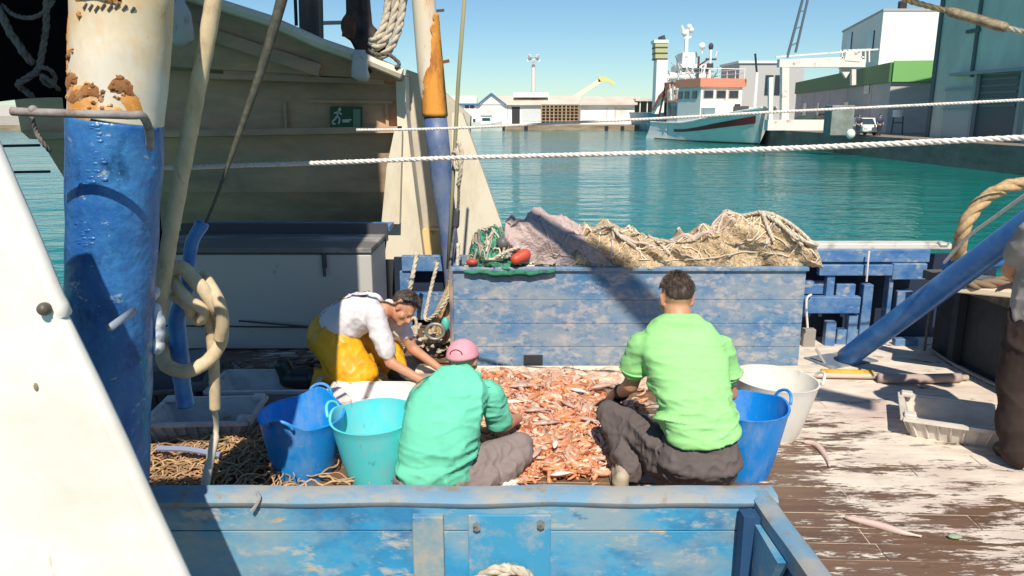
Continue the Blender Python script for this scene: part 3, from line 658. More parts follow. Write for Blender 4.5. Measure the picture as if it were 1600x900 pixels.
for k,(xo,yo) in enumerate(((0,0),(9,8),(18,22))):
    b = MB(); b.rope([N(604+xo*1.4,-30,-.2-.02*k),N(606+xo*1.3,10,-.2-.02*k),N(598+xo*1.2,44+yo*.5,-.22-.02*k),N(587+xo*.9,62+yo*1.0,-.24),N(578+xo*.5,66+yo,-.2)], .042)
    b.build('rope_strand', M_rope, T4, smooth=True)
o = MB().rope([N(575,78,-.3),N(590,86,-.32),N(603,84,-.34),N(615,90,-.33),N(624,100,-.32),N(618,106,-.34)], .02).build('rail_rope', mat('rope_dark',(.12,.11,.1),rough=.9), smooth=True); tag(o, 'dark thin rope end lying on the neighbour cap rail', 'rope')
# ============================================================ our boat: deck
def deck_mat():
    m = bpy.data.materials.new('deck_planks'); m.use_nodes = True; n = m.node_tree.nodes; L = m.node_tree.links
    b = n['Principled BSDF']
    tc = n.new('ShaderNodeTexCoord')
    def noi(sc, det=8, rough=.6, loc=(0,0,0)):
        mp = n.new('ShaderNodeMapping'); mp.inputs['Scale'].default_value = sc; mp.inputs['Location'].default_value = loc; L.new(tc.outputs['Object'], mp.inputs[0])
        no = n.new('ShaderNodeTexNoise'); no.inputs['Scale'].default_value = 1; no.inputs['Detail'].default_value = det; no.inputs['Roughness'].default_value = rough
        L.new(mp.outputs[0], no.inputs[0]); return no.outputs[0]
    def ramp(v, lo, hi, a=0, c=1):
        r = n.new('ShaderNodeMapRange'); r.inputs[1].default_value = lo; r.inputs[2].default_value = hi; r.inputs[3].default_value = a; r.inputs[4].default_value = c; L.new(v, r.inputs[0]); return r.outputs[0]
    def math_(op, a, c):
        q = n.new('ShaderNodeMath'); q.operation = op
        for i, v in enumerate((a, c)):
            if isinstance(v, (int, float)): q.inputs[i].default_value = v
            else: L.new(v, q.inputs[i])
        return q.outputs[0]
    def mix(f, a, c):
        q = n.new('ShaderNodeMix'); q.data_type = 'RGBA'
        if isinstance(f, (int, float)): q.inputs[0].default_value = f
        else: L.new(f, q.inputs[0])
        for i, v in ((6, a), (7, c)):
            if isinstance(v, tuple): q.inputs[i].default_value = (*v, 1)
            else: L.new(v, q.inputs[i])
        return q.outputs[2]
    g = n.new('ShaderNodeNewGeometry')
    wood = mix(ramp(noi((1.2,22,1)), .3, .7), (.20,.115,.065), (.10,.058,.036))
    wood = mix(ramp(g.outputs['Random Per Island'], 0, 1, 0, .45), wood, (.24,.14,.085))
    # paint mask: broad patches plus streaks along the plank, more paint to the right and back
    sp = n.new('ShaderNodeSeparateXYZ'); ge = n.new('ShaderNodeNewGeometry'); L.new(ge.outputs['Position'], sp.inputs[0])
    broad = noi((.75,1.1,1), 4); fine = noi((8,40,6), 12, .75, (3,1,0)); mid = noi((1.8,7,2), 6, .65, (7,2,0))
    wear = math_('ADD', ramp(sp.outputs[0], .6, 2.8, -.17, .05), ramp(sp.outputs[1], 3.6, 5.4, -.05, .08))
    q = math_('ADD', math_('MULTIPLY', broad, .30), math_('MULTIPLY', fine, .55)); q = math_('ADD', q, math_('MULTIPLY', mid, .50)); q = math_('ADD', q, wear)
    pm = ramp(q, .612, .642)
    paint = mix(ramp(noi((3,9,3),6,.6,(1,5,0)), .4, .65), (.78,.69,.57), (.60,.50,.42))
    paint = mix(ramp(noi((1.1,1.6,1),4,.6,(9,5,0)), .5, .75), paint, (.58,.44,.38))
    col = mix(pm, wood, paint)
    col = mix(ramp(noi((2.5,6,2),8,.7,(4,4,4)), .58, .66), col, (.11,.075,.055))
    L.new(col, b.inputs['Base Color'])
    rr = ramp(pm, 0, 1, .33, .8); L.new(rr, b.inputs['Roughness'])
    h = math_('ADD', math_('MULTIPLY', pm, .5), math_('MULTIPLY', fine, .6))
    bu = n.new('ShaderNodeBump'); bu.inputs['Distance'].default_value = .006; bu.inputs['Strength'].default_value = .8
    L.new(h, bu.inputs['Height']); L.new(bu.outputs[0], b.inputs['Normal'])
    return m
M_deck = deck_mat()
TD = thing('trawler_deck', (0,4,0), 'worn plank deck with peeling cream paint and bare brown wood', 'deck'); TD['kind'] = 'structure'
b = MB(); y = 1.2; random.seed(5)
ang = -.035
while y < 7.3:
    x = -3.4 + random.uniform(-1.2,0)
    while x < 5.2:
        Lp = random.uniform(2.2,3.6); x1 = min(x+Lp, 5.4)
        b.box(((x+x1)/2, y+.07+ang*((x+x1)/2), -.02+random.uniform(-.0015,.0015)), (x1-x-.004,.134,.04), rz=ang); x = x1
    y += .142
b.build('planks', M_deck, TD, recalc=False)
MB().box((.8,4.2,-.0275), (9.4,6.6,.05)).build('caulking', mat('caulk',(.62,.52,.40),[((.16,.11,.08),(3,9,6),.52,.05,2)],rough=.9), TD)
MB().prism([(-3.4,1.0,-.1),(3.9,1.0,-.1),(4.4,4.0,-.1),(3.7,6.9,-.1),(-3.4,7.3,-.1)], (0,0,-2.0)).build('hull', mat('own_hull',(.03,.1,.25),[((.1,.06,.04),(2,2,2),.65,.05,1)],rough=.6), TD)

# paints
M_bluef = mat('blue_coaming', (.02,.25,.50), [((.06,.34,.54),(1.2,2,2.4),.5,.12,2),((.04,.17,.34),(3,3,4),.57,.08,14),((.26,.36,.40),(2.0,3,3.5),.52,.11,4),((.40,.42,.40),(6,6,12),.60,.05,17),((.50,.38,.22),(3.4,3,10),.635,.03,6),((.03,.09,.25),(5,5,9),.66,.04,9),((.5,.48,.42),(1.6,2,6),.68,.04,12)], rough=.5, bump=.006, bscale=11)
M_rim = mat('coaming_rim', (.33,.33,.31), [((.16,.30,.42),(3.5,5,5),.49,.08,3),((.26,.22,.16),(7,7,7),.6,.05,5),((.09,.08,.07),(14,30,14),.7,.03,8)], rough=.8, bump=.008, bscale=18)
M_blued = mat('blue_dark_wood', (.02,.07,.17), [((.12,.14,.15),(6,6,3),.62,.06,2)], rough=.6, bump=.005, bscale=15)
M_crate = mat('blue_bin', (.045,.17,.36), [((.09,.23,.40),(1.5,1.5,2.6),.45,.12,2),((.25,.31,.37),(2.8,3,5),.49,.10,5),((.42,.40,.40),(9,4,15),.56,.07,8),((.09,.18,.33),(10,6,18),.60,.06,15),((.02,.05,.12),(16,9,34),.665,.02,11)], rough=.55, bump=.016, bscale=13, bdetail=9)
M_bluer = mat('blue_rail', (.035,.14,.36), [((.14,.25,.42),(4,4,5),.48,.1,2),((.36,.37,.36),(7,7,12),.60,.05,5),((.02,.04,.12),(10,10,14),.66,.03,7)], rough=.5, bump=.006, bscale=18)
M_bluep = mat('blue_pipe', (.02,.15,.46), [((.06,.24,.55),(5,5,7),.55,.1,2),((.4,.45,.5),(12,12,18),.70,.03,5)], rough=.35, bump=.004, bscale=25)

# ---- front coaming wall (blue box edge)
CZ = .50; CY = 2.86
T = thing('hatch_coaming', (0,CY,0), 'blue painted timber hatch coaming with worn grey rim in the foreground', 'coaming')
xl, xr = -1.52, .96
MB().box(((xl+xr)/2, CY-.03, .12), (xr-xl,.05,.70)).build('face', M_bluef, T)
b = MB(); n_ = 40
ring = []
for i in range(n_+1):
    x = xl+(xr+.1-xl)*i/n_; dz = .006*nz((x*3,0,0)); dy = .006*nz((x*3,5,0))
    ring.append([P_(x,CY-.078+dy,CZ-.04+dz),P_(x,CY-.082+dy,CZ-.02+dz),P_(x,CY-.06+dy,CZ+dz),P_(x,CY+.02+dy,CZ+.004+dz),P_(x,CY+.035+dy,CZ-.02+dz),P_(x,CY+.03+dy,CZ-.1+dz)])
b.loft(ring); b.build('rim', M_rim, T, smooth=True, ang=50)
# planks grooves on face: separate boards
b = MB()
for zz, hh in ((.408,.112),(.13,.440)):
    b.box(((xl+xr)/2, CY-.062, zz), (xr-xl,.018,hh-.002), bev=.003)
b.build('face_boards', M_bluef, T)
post = MB().box((-.335,CY-.085,.10), (.125,.035,.66), bev=.006).build('post', mat('post_paint',(.16,.30,.38),[((.42,.38,.3),(5,5,5),.5,.1,2),((.03,.2,.42),(4,4,6),.6,.05,4)],rough=.6,bump=.006,bscale=14), T)
pl = MB().box((-.01,CY-.083,.26), (.33,.012,.34), bev=.004).build('metal_plate', mat('plate',(.05,.30,.50),[((.38,.38,.36),(4,4,5),.55,.08,3),((.5,.42,.3),(8,8,5),.66,.04,5)],rough=.45,bump=.004,bscale=20), T)
for (bx_, bz_) in ((-.14,.385),(.115,.395),(.125,.13),(-.14,.12)):
    MB().tube([(bx_,CY-.09,bz_),(bx_,CY-.108,bz_)], .017, 6).build('bolt', mat('bolt',(.35,.4,.42),[((.2,.12,.07),(40,40,40),.55,.1,1)],rough=.4,metal=.6), pl)
# right return: rim coming towards the camera
A0 = P_(1.0,CY-.02,CZ); A1 = P_(1.04,1.9,CZ)
b = MB(); ring = []
for i in range(21):
    p = A0.lerp(A1, i/20); q = .006*nz((0,p.y*4,2))
    ring.append([p+P_(-.035,0,-.09),p+P_(-.04,0,-.012+q),p+P_(-.02,0,q),p+P_(.03,0,q),p+P_(.045,0,-.015+q),p+P_(.045,0,-.09)])
b.loft(ring); b.build('side_rim', M_rim, T, smooth=True, ang=50)
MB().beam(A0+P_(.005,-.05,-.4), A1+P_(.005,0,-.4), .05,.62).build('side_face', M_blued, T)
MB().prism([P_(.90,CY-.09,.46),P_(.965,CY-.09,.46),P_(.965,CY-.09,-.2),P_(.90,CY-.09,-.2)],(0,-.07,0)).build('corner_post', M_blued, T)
MB().prism([P_(.985,CY-.10,.43),P_(.985,CY-.42,.43),P_(.985,CY-.12,-.1)],(-.04,0,0)).build('corner_brace', M_bluef, T)
# cord hanging over coaming and tangled rope at the bottom
o = MB().rope([P_(-.18,CY-.11,.12),P_(-.12,CY-.13,.185),P_(-.05,CY-.14,.225),P_(.04,CY-.13,.205),P_(.07,CY-.11,.15),P_(.02,CY-.12,.12),P_(-.05,CY-.15,.18),P_(.0,CY-.13,.23)], .022).build('tangled_rope', M_rope, smooth=True); tag(o, 'grey white tangled rope lying against the blue coaming bottom edge', 'rope')
o = MB().tube(smooth([P_(-1.02,CY-.05,.51),P_(-1.0,CY-.085,.505),P_(-1.01,CY-.095,.48),P_(-1.03,CY-.10,.455)],10), .007, 6).build('cleat_hook', mat('hook',(.35,.33,.3),rough=.5)); tag(o, 'small grey hook on the left end of the coaming rim', 'hook')
# dark inner bay left of the coaming
T = thing('dark_bay_wall', (-1.9,3.0,0), 'dark blue green shaded steel wall between white panel and coaming', 'wall')
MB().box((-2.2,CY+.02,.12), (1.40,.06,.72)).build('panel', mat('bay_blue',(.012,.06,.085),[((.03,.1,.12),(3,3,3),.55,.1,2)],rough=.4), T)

# ---- white slab (left foreground)
SY = 2.0
def SL_(x, y): return A(x, y, SY)
T = thing('white_bulwark_panel', SL_(150,900), 'big sunlit white painted slanting panel filling the left foreground', 'panel')
b = MB(); e = [(-66,90),(-14,208),(0,240),(22,292),(45,345),(66,395),(84,440),(93,462),(100,475),(104,482),(97,489),(103,500),(118,530),(150,595),(192,684),(236,782),(292,902),(340,1010)]
pts = [SL_(x,y) for x, y in e]+[SL_(-700,1010),SL_(-700,90)]
b.prism(pts, (0,-.05,0)); b.build('panel', mat('slab_white',(.86,.83,.78),[((.74,.68,.58),(1.5,1.5,2.5),.54,.15,2),((.6,.46,.3),(5,5,.8),.66,.03,9),((.5,.45,.35),(20,20,20),.76,.02,4)],rough=.55,bump=.0025,bscale=14), T)
b = MB(); b.tube([SL_(x,y)+P_(0,-.025,0) for x, y in e], .027, 8); b.build('edge_bead', mat('slab_white',(.8,.8,.8)), T, smooth=True)
b = MB(); b.ball(SL_(90,474)+P_(0,-.06,0),(.018,.02,.018)); b.build('screw_eye', mat('eye',(.1,.08,.06),rough=.5), T, smooth=True)
MB().ball(SL_(74,594)+P_(0,-.052,0),(.006,.004,.012)).build('rust_spot', mat('eye2',(.3,.22,.12)), T)
b = MB()
for k in range(5): b.beam(SL_(180+k*7,902)+P_(0,-.053,0), SL_(184+k*7,894)+P_(0,-.053,0), .006,.004)
b.beam(SL_(183,894)+P_(0,-.053,0), SL_(214,893)+P_(0,-.053,0), .004,.004); b.build('marking', M_dark, T)

# ---- big mast (left)
MY = 2.66
T = thing('rusty_mast', P_(-1.33,MY,0), 'thick steel mast, rusty cream top and blue bottom, left foreground', 'mast')
def mring(xl_, xr_, y):
    c = A((xl_+xr_)/2, y, MY); r = (xr_-xl_)/2/F*(MY/_d(800,y).y)
    return c, r
prof = [(118,266,-5),(118,263,60),(116,257,130),(114,251,186)]
prof2 = [(113,250,188),(113,247,260),(112,243,330),(110,238,420),(108,234,520),(106,230,620),(104,227,720),(102,225,800)]
M_mt = mat('mast_cream_rust', (.74,.62,.42), [((.76,.70,.60),(3,3,1.5),.5,.1,2),((.72,.47,.22),(4,4,2.5),.53,.10,5),((.30,.13,.05),(9,9,9),.66,.025,8),((.05,.04,.03),(30,30,40),.70,.02,3)], rough=.5, bump=.006, bscale=14)
M_mb = mat('mast_blue', (.02,.11,.36), [((.05,.20,.46),(5,5,3),.50,.1,2),((.01,.05,.16),(9,9,6),.60,.08,9),((.34,.42,.46),(16,16,30),.645,.03,5)], rough=.30, bump=.020, bscale=24, bdetail=5)
def mast_tube(prof, r_extra=0, up=None):
    P, Rr = [], []
    for a_ in prof: c, r = mring(*a_); P.append(c); Rr.append(r+r_extra)
    if up: P.insert(0, P[0]+Vector(up)); Rr.insert(0, Rr[0])
    m = len(P)-1; RR = []; Q = []
    for i in range(91): t = i/90*m; k = min(int(t), m-1); RR.append(Rr[k]*(1-(t-k))+Rr[k+1]*(t-k)); Q.append(P[k].lerp(P[k+1], t-k))
    return MB().tube(Q, RR, 40)
def lump(o, amp, sc):
    me = o.data; 
    nn_ = [v.normal.copy() for v in me.vertices]
    for v, q in zip(me.vertices, nn_): v.co += q*amp*nz(v.co, sc)
lump(mast_tube(prof, 0, (0,0,7)).build('upper_mast', M_mt, T, smooth=True), .004, 9)
o = mast_tube(prof2, .003).build('lower_mast', M_mb, T, smooth=True); lump(o, .007, 7)
# rust patches as raised scale flakes
b = MB()
def on_mast(x, y, out=.004):
    c, r = None, None
    allp = prof+prof2
    for i in range(len(allp)-1):
        if allp[i][2] <= y <= allp[i+1][2]:
            f_ = (y-allp[i][2])/max(1,(allp[i+1][2]-allp[i][2])); xl_ = allp[i][0]*(1-f_)+allp[i+1][0]*f_; xr_ = allp[i][1]*(1-f_)+allp[i+1][1]*f_
            c, r = mring(xl_, xr_, y); s_ = max(-.95,min(.95,(x-(xl_+xr_)/2)/((xr_-xl_)/2))); th = math.asin(s_)
            return c+P_(math.sin(th)*(r+out), -math.cos(th)*(r+out), .0), th
def flake(b, pts, out=.003):
    cx = sum(p[0] for p in pts)/len(pts); cy = sum(p[1] for p in pts)/len(pts)
    vs = [on_mast(cx,cy,out+.002)[0]]
    for p in pts: vs.append(on_mast(cx+(p[0]-cx)*.5, cy+(p[1]-cy)*.5, out+.002)[0])
    for p in pts: vs.append(on_mast(p[0],p[1],out-.004)[0])
    n = len(pts); b.add(vs, [(0,1+i,1+(i+1)%n) for i in range(n)]+[(1+i,1+n+i,1+n+(i+1)%n,1+(i+1)%n) for i in range(n)])
FL = []
def fl1(nm_, m_, pts, *a):
    n0_ = len(pts); q_ = []
    for i in range(n0_*5):
        k_, f_ = divmod(i, 5); f_ /= 5; A0_, B0_, C0_, D0_ = (pts[(k_+j-1) % n0_] for j in range(4))
        q_.append(tuple(.5*(2*B0_[c]+(C0_[c]-A0_[c])*f_+(2*A0_[c]-5*B0_[c]+4*C0_[c]-D0_[c])*f_*f_+(3*B0_[c]-A0_[c]-3*C0_[c]+D0_[c])*f_**3)+3.2*noise.noise(Vector((i*.7+B0_[0]*.01,c*9.1,B0_[1])))+2.4*noise.noise(Vector((i*1.9,c*5.1+3,B0_[1]*.3))) for c in (0,1)))
    b = MB(); flake(b, q_, *a); b.build(nm_, m_, T, smooth=True)
M_rsc = mat('rust_scale',(.30,.12,.04),[((.45,.22,.08),(12,12,12),.5,.1,2),((.12,.06,.03),(25,25,25),.6,.05,4)],rough=.85,bump=.004,bscale=60); M_org = mat('orange_rust',(.72,.30,.06),[((.7,.5,.3),(9,9,9),.55,.1,2)],rough=.7)
fl1('rust_scale', M_rsc, [(133,150),(128,128),(136,117),(150,118),(158,125),(150,134),(140,140)],.0055)
fl1('rust_scale', M_rsc, [(130,165),(138,142),(160,140),(172,133),(190,138),(188,150),(172,154),(160,162),(142,168)],.0055)
fl1('rust_scale', M_rsc, [(203,140),(212,126),(224,124),(233,136),(237,156),(228,152),(214,146)],.0055)
fl1('rust_scale', M_rsc, [(128,92),(134,84),(138,92),(132,99)],.0055); fl1('rust_scale', M_rsc, [(156,30),(160,26),(165,32),(160,37)],.0055)
fl1('rust_scale', M_rsc, [(192,2),(205,2),(218,10),(220,18),(208,15),(196,10)],.0055); fl1('rust_scale', M_rsc, [(121,60),(126,52),(127,62),(123,68)],.0055)
fl1('orange_rust', M_org, [(226,158),(236,160),(241,178),(236,186),(229,180)],.0035); fl1('orange_rust', M_org, [(190,168),(215,164),(226,176),(215,184),(186,184)],.0035); fl1('orange_rust', M_org, [(130,178),(150,168),(180,170),(176,186),(136,186)],.0035)
b = MB(); random.seed(11)
for k in range(170):
    y = random.uniform(190,470); x = 172+random.gauss(0,8)-(y-300)*.10; c, th = on_mast(x,y,-.001); 
    s_ = random.uniform(.003,.009); b.ball(c,(s_*1.7,s_*.6,s_*.8),8,6)
b.build('paint_blisters', M_mb, T, smooth=True)['kind'] = 'stuff'
b = MB(); 
for k in range(8):
    x = 172+k*9; c, th = on_mast(x, 21+((k*37)%5)-2, .002); b.beam(c+P_(-.006,0,-.008), c+P_(.008,0,.008), .006,.006)
b.build('painted_mark', mat('mark_dark',(.06,.05,.04)), T)
fl1('orange_rust', M_org, [(118,152),(123,122),(133,104),(143,112),(146,132),(172,136),(188,146),(204,160),(190,174),(150,180),(119,182)],.0030)
fl1('orange_rust', M_org, [(212,150),(234,138),(243,160),(244,182),(230,188),(220,170)],.0030)
fl1('orange_rust', M_org, [(119,170),(150,166),(186,172),(214,166),(246,174),(247,187),(190,186),(119,186)],.0025)
fl1('rust_scale', M_rsc, [(124,136),(133,118),(140,116),(139,130),(131,142)],.0055)
fl1('orange_rust', M_org, [(120,20),(128,14),(131,40),(129,70),(127,100),(129,130),(121,140),(119,100),(119,60)],.0030)
fl1('rust_scale', M_rsc, [(132,86),(137,82),(139,92),(134,97)],.0055); fl1('rust_scale', M_rsc, [(143,80),(147,80),(147,86),(143,86)],.0055)
fl1('rust_scale', M_rsc, [(150,4),(165,1),(200,0),(222,6),(221,16),(205,12),(190,8),(170,10),(155,11)],.0055)
random.seed(17)
for k in range(34):
    ycf = random.choice((random.uniform(120,184),random.uniform(150,186),random.uniform(10,180))); xcf = random.uniform(122,236) if ycf > 118 else random.choice((random.uniform(119,130),random.uniform(125,235)))
    if ycf < 118 and k % 3: continue
    rf = random.uniform(1.2,4.5); fl1('rust_scale' if k % 2 else 'orange_rust', M_rsc if k % 2 else M_org, [(xcf+rf*random.uniform(.7,1.5)*math.cos(a), ycf+rf*random.uniform(.6,1.4)*math.sin(a)) for a in (0,1.05,2.1,3.14,4.2,5.2)], .004)
# bracket bar in front of the mast
b = MB(); y_ = MY-.36
b.tube(smooth([A(18,174,y_),A(60,176,y_),A(130,178,y_),A(205,180,y_),A(222,181,y_+.01),A(232,200,y_+.06),A(235,230,y_+.14)],30), .0125, 10)
b.ball(A(52,172,y_),.014); b.build('bracket_bar', mat('bar_grey',(.22,.19,.17),[((.35,.32,.3),(12,12,12),.55,.1,1),((.2,.09,.05),(20,20,20),.6,.05,2)],rough=.7), T, smooth=True)
MB().tube([A(172,512,MY-.33),A(208,486,MY-.14)], .0125, 12).build('peg', mat('peg_grey',(.25,.3,.36),rough=.5), T, smooth=True)
b = MB(); random.seed(2)
for k in range(9): b.ball(A(244+random.uniform(-4,8),500+random.uniform(-45,45),MY+.06),(random.uniform(.012,.022),.03,random.uniform(.02,.045)))
o = fuse(b, 'paint_lump', mat('paint_lump',(.25,.35,.55),[((.6,.6,.6),(14,14,14),.5,.1,1)],rough=.6,bump=.01,bscale=30), T, .008, 3)

# ---- black housing high above, added out of view to shade the port side; skirt and ropes reach into view
T = thing('shade_blocker', P_(-3.2,3.3,2.0), 'added black light blocker above the left deck, only its skirt in view', 'light blocker')
M_blocker = mat('blocker_black', (.003,.003,.003), [((.006,.006,.005),(2,2,4),.55,.1,2)], rough=.95, bump=.01, bscale=6, spec=.05)
MB().box((-3.29,3.35,6.1), (4.34,.5,7.2)).build('upper_blocker', M_blocker, T)
MB().box((-2.4,1.2,4.18), (1.72,.05,1.15)).build('blocker_panel', M_blocker, T)  # unseen panel added to shade the left crate and hanging ropes
MB().box((-2.4,2.2,4.78), (1.72,2.0,.04)).build('blocker_top', M_blocker, T)
b = MB(); ring = []
for i in range(41):
    x = -4.3+(2.86)*i/40; dy = .04*math.sin(x*16)+.02*math.sin(x*37); zb = 2.02+.03*math.sin(x*6)
    ring.append([P_(x,3.12+dy,2.6),P_(x,3.11+dy,zb),P_(x,3.14+dy,zb),P_(x,3.15+dy,2.6)])
b.loft(ring).build('skirt', M_blocker, T, smooth=True, ang=60)
for (fx0, fx1, fz) in ((-1.80,-1.46,1.42),(-2.75,-2.18,1.35)):
    ring = [[P_(x,3.16+.02*math.sin(x*30),2.6),P_(x,3.15+.02*math.sin(x*30),fz+.02*math.sin(x*13)),P_(x,3.17+.02*math.sin(x*30),fz+.02*math.sin(x*13)),P_(x,3.18+.02*math.sin(x*30),2.6)] for x in [fx0+(fx1-fx0)*k/10 for k in range(11)]]
    MB().loft(ring).build('blocker_strip', M_blocker, T, smooth=True, ang=60)  # hidden strips added to keep sun off the left deck
M_ropeg = mat('rope_grey', (.17,.155,.135), [((.08,.075,.07),(30,30,30),.55,.1,2)], rough=.95)
def hangrope(path, Rr, lab, m=M_ropeg, Y=2.98, nm='hanging_rope', grp='grey ropes hanging before the black shelter'):
    o = MB().rope([A(x,y,Y+dy) for x,y,dy in path], Rr).build(nm, m, smooth=True); return tag(o, lab, 'rope', grp)
hangrope([(-10,2,0),(4,25,0),(14,48,0),(28,68,0),(40,86,0),(52,100,.02)], .016, 'grey rope hanging diagonally at the far left top corner')
hangrope([(74,-10,0),(72,20,0),(72,45,0),(66,80,0),(60,108,0),(42,122,-.02),(28,132,0),(40,142,.02),(50,150,0)], .013, 'grey rope hanging vertically down to a knot left of the mast')
hangrope([(4,8,.03),(20,22,0),(45,28,-.02),(68,20,0),(84,0,0)], .009, 'thin grey rope drooping in a loop at the top left')
o = MB().rope([A(62,104,2.95),A(76,108,2.93),A(86,120,2.95),A(80,134,2.97),A(68,128,2.95),A(66,118,2.93),A(78,126,2.9),A(92,140,2.95)], .009).build('rope_knot', M_ropeg, smooth=True); tag(o, 'small pale grey rope knot hanging left of the rusty mast', 'rope', 'grey ropes hanging before the black shelter')
o = MB().rope([A(50,182,2.6),A(56,205,2.62),A(66,222,2.6),(A(78,236,2.62))], .008).build('frayed_rope', M_ropeg, smooth=True); tag(o, 'frayed rope end hanging under the bracket bar', 'rope')

# ---- tall overhead boom whose shadow crosses the blue bin
C_ = P_(-.02,6.2,1.06)-ray/ray.y*5.2; B_ = P_(1.12,5.8,.42)-ray/ray.y*5.2
o = MB().tube([C_, C_+(B_-C_)*2.2], .10, 20).build('cargo_boom', M_bluep, smooth=True); tag(o, 'blue cargo boom slung above the deck over the blue bin', 'boom')

# ---- second mast (slender, rusty)
Y2 = 6.75
T = thing('orange_rusted_mast', A(700,470,Y2), 'slender mast, cream top, orange rust middle and blue base, behind the blue bin', 'mast')
def m2(pr, m, nm, up=0):
    P = []; Rr = []
    for xl_, xr_, y in pr: P.append(A((xl_+xr_)/2, y, Y2)); Rr.append((xr_-xl_)/2/F*(Y2/_d(800,y).y))
    if up: P.insert(0, P[0]+P_(-.3,0,3)); Rr.insert(0, Rr[0])
    return MB().tube(P, Rr, 28).build(nm, m, T, smooth=True)
m2([(643,680,-5),(648,686,60),(652,690,110),(657,694,150),(662,697,180)], mat('mast2_cream',(.72,.62,.47),[((.70,.27,.05),(4,4,1.2),.56,.06,5),((.8,.74,.64),(3,3,1),.5,.1,1),((.18,.09,.04),(12,12,8),.66,.03,8)],rough=.6,bump=.006,bscale=16), 'upper_mast', 1)
o = m2([(662,698,181),(667,703,230),(675,708,290),(684,713,345),(690,717,390),(694,720,430),(697,722,490)], mat('mast2_blue',(.07,.12,.28),[((.16,.2,.3),(5,5,3),.46,.1,2),((.34,.34,.37),(9,9,6),.62,.06,5)],rough=.5,bump=.01,bscale=14), 'lower_mast')
b = MB(); ring = []
r0 = .105
vs = []; fs = []
prs0 = [(679,686,22),(677,690,45),(677,692,75),(673,694,105),(660,695,125),(655,697,150),(659,699,182)]; prs = []
def lerp_row(a, q, t): return tuple(a[i]*(1-t)+q[i]*t for i in range(3))
for i in range(len(prs0)-1):
    for k in range(6 if i < len(prs0)-2 else 7):
        r_ = lerp_row(prs0[i], prs0[i+1], k/6); prs.append((r_[0]+4.5*nz((0,r_[2]*.11,1.5))*(r_[2] < 160), r_[1], r_[2]))
for (xa,xb,y) in prs:
    for k in range(9):
        x = xa+(xb-xa)*k/8; cxx = 666+(y-22)*.0875; hwid = 18.6
        s_ = max(-1.0,min(1.0,(x-cxx)/hwid)); c = A(cxx,y,Y2); rr_ = hwid/F*(Y2/_d(800,y).y)+.002; th = math.asin(s_); vs.append(c+P_(rr_*math.sin(th),-rr_*math.cos(th),0))
for i in range(len(prs)-1):
    for k in range(8): fs.append((i*9+k,i*9+k+1,(i+1)*9+k+1,(i+1)*9+k))
o = MB().add(vs, fs).build('orange_rust', mat('rust_orange2',(.78,.33,.05),[((.45,.16,.03),(8,8,3),.52,.08,2),((.7,.5,.3),(9,9,9),.66,.04,5)],rough=.8,bump=.01,bscale=30), T, smooth=True, recalc=False)
sm = o.modifiers.new('t','SOLIDIFY'); sm.thickness = .006; sm.offset = -1
b = MB(); b.beam(A(682,17,Y2),A(694,16,Y2),.02,.02); b.build('cleat', M_dkst, T)
b = MB(); b.beam(A(692,97,Y2),A(702,95,Y2),.025,.025); b.build('cleat', M_rst, T)

# ---- freezer box / white deck locker
T = thing('white_deck_locker', (-2,6.6,0), 'long white deck locker standing under the neighbour hull', 'locker')
M_lk = mat('locker_white', (.50,.48,.44), [((.5,.48,.44),(1.5,1.5,2),.58,.1,2),((.3,.2,.12),(5,5,3),.70,.03,6)], rough=.55, bump=.002, bscale=10)
lx0, lx1 = -3.0, -1.17; ly0, ly1 = 6.28, 7.0
MB().box(((lx0+lx1)/2,(ly0+ly1)/2,.42), (lx1-lx0,ly1-ly0,.82), bev=.012).build('body', M_lk, T)
MB().box(((lx0+lx1)/2-.01,(ly0+ly1)/2,.865), (lx1-lx0+.03,ly1-ly0+.03,.05), bev=.012).build('lid', mat('locker_lid',(.16,.15,.14),[((.4,.38,.35),(1.2,3,2),.58,.08,2)],rough=.7), T)
b = MB(); b.box((-1.56,ly0-.012,.78),(.035,.025,.12)); b.box((-1.56,ly0-.03,.70),(.02,.02,.1)); b.build('latch', M_dkst, T)
MB().beam((-1.38,ly0-.01,.2),(-2.95,ly0-.01,.22),.012,.012).build('ledge', M_dkst, T)
MB().box((-2.1,7.04,.90),(1.9,.04,.16)).build('back_board', M_dkst, T)
o = MB().tube(smooth([P_(-2.3,6.24,.27),P_(-1.9,6.22,.24),P_(-1.45,6.22,.2)],12), .008, 6).build('cable', M_dkst); tag(o, 'thin black cable along the front of the white locker', 'cable')
# blue lid strip between
o = MB().box((-2.1,7.3,.915), (1.9,.25,.05)).build('blue_board', M_bluer); tag(o, 'dark blue board lying behind the white locker', 'board')

# ---- blue fish bin
T = thing('blue_fish_bin', (.92,6.05,0), 'large weathered blue wooden bin with peeling paint, nets piled on top', 'bin')
bx0, bx1, by0, by1, bz = -.46, 2.27, 5.80, 6.32, .80
b = MB(); bh = [.0,.17,.36,.55,.8]
for k in range(4):
    z0, z1 = bh[k]+.02*(k>0)*0, bh[k+1]
    b.box(((bx0+bx1)/2,by0+.02,(z0+z1)/2+.01), (bx1-bx0,.04,z1-z0-.003), bev=.003)
front = b.build('front_boards', M_crate, T)
b = MB(); b.box((bx0+.02,(by0+by1)/2+.02,.41),(.04,by1-by0-.04,.80)); b.box((bx1-.02,(by0+by1)/2+.02,.41),(.04,by1-by0-.04,.80)); b.build('side_boards', M_crate, T)
MB().box(((bx0+bx1)/2,by1+.02,.41),(bx1-bx0,.04,.8)).build('back_board', M_crate, T)
MB().box(((bx0+bx1)/2,(by0+by1)/2,.72),(bx1-bx0-.09,by1-by0-.05,.02)).build('top_board', M_crate, T)
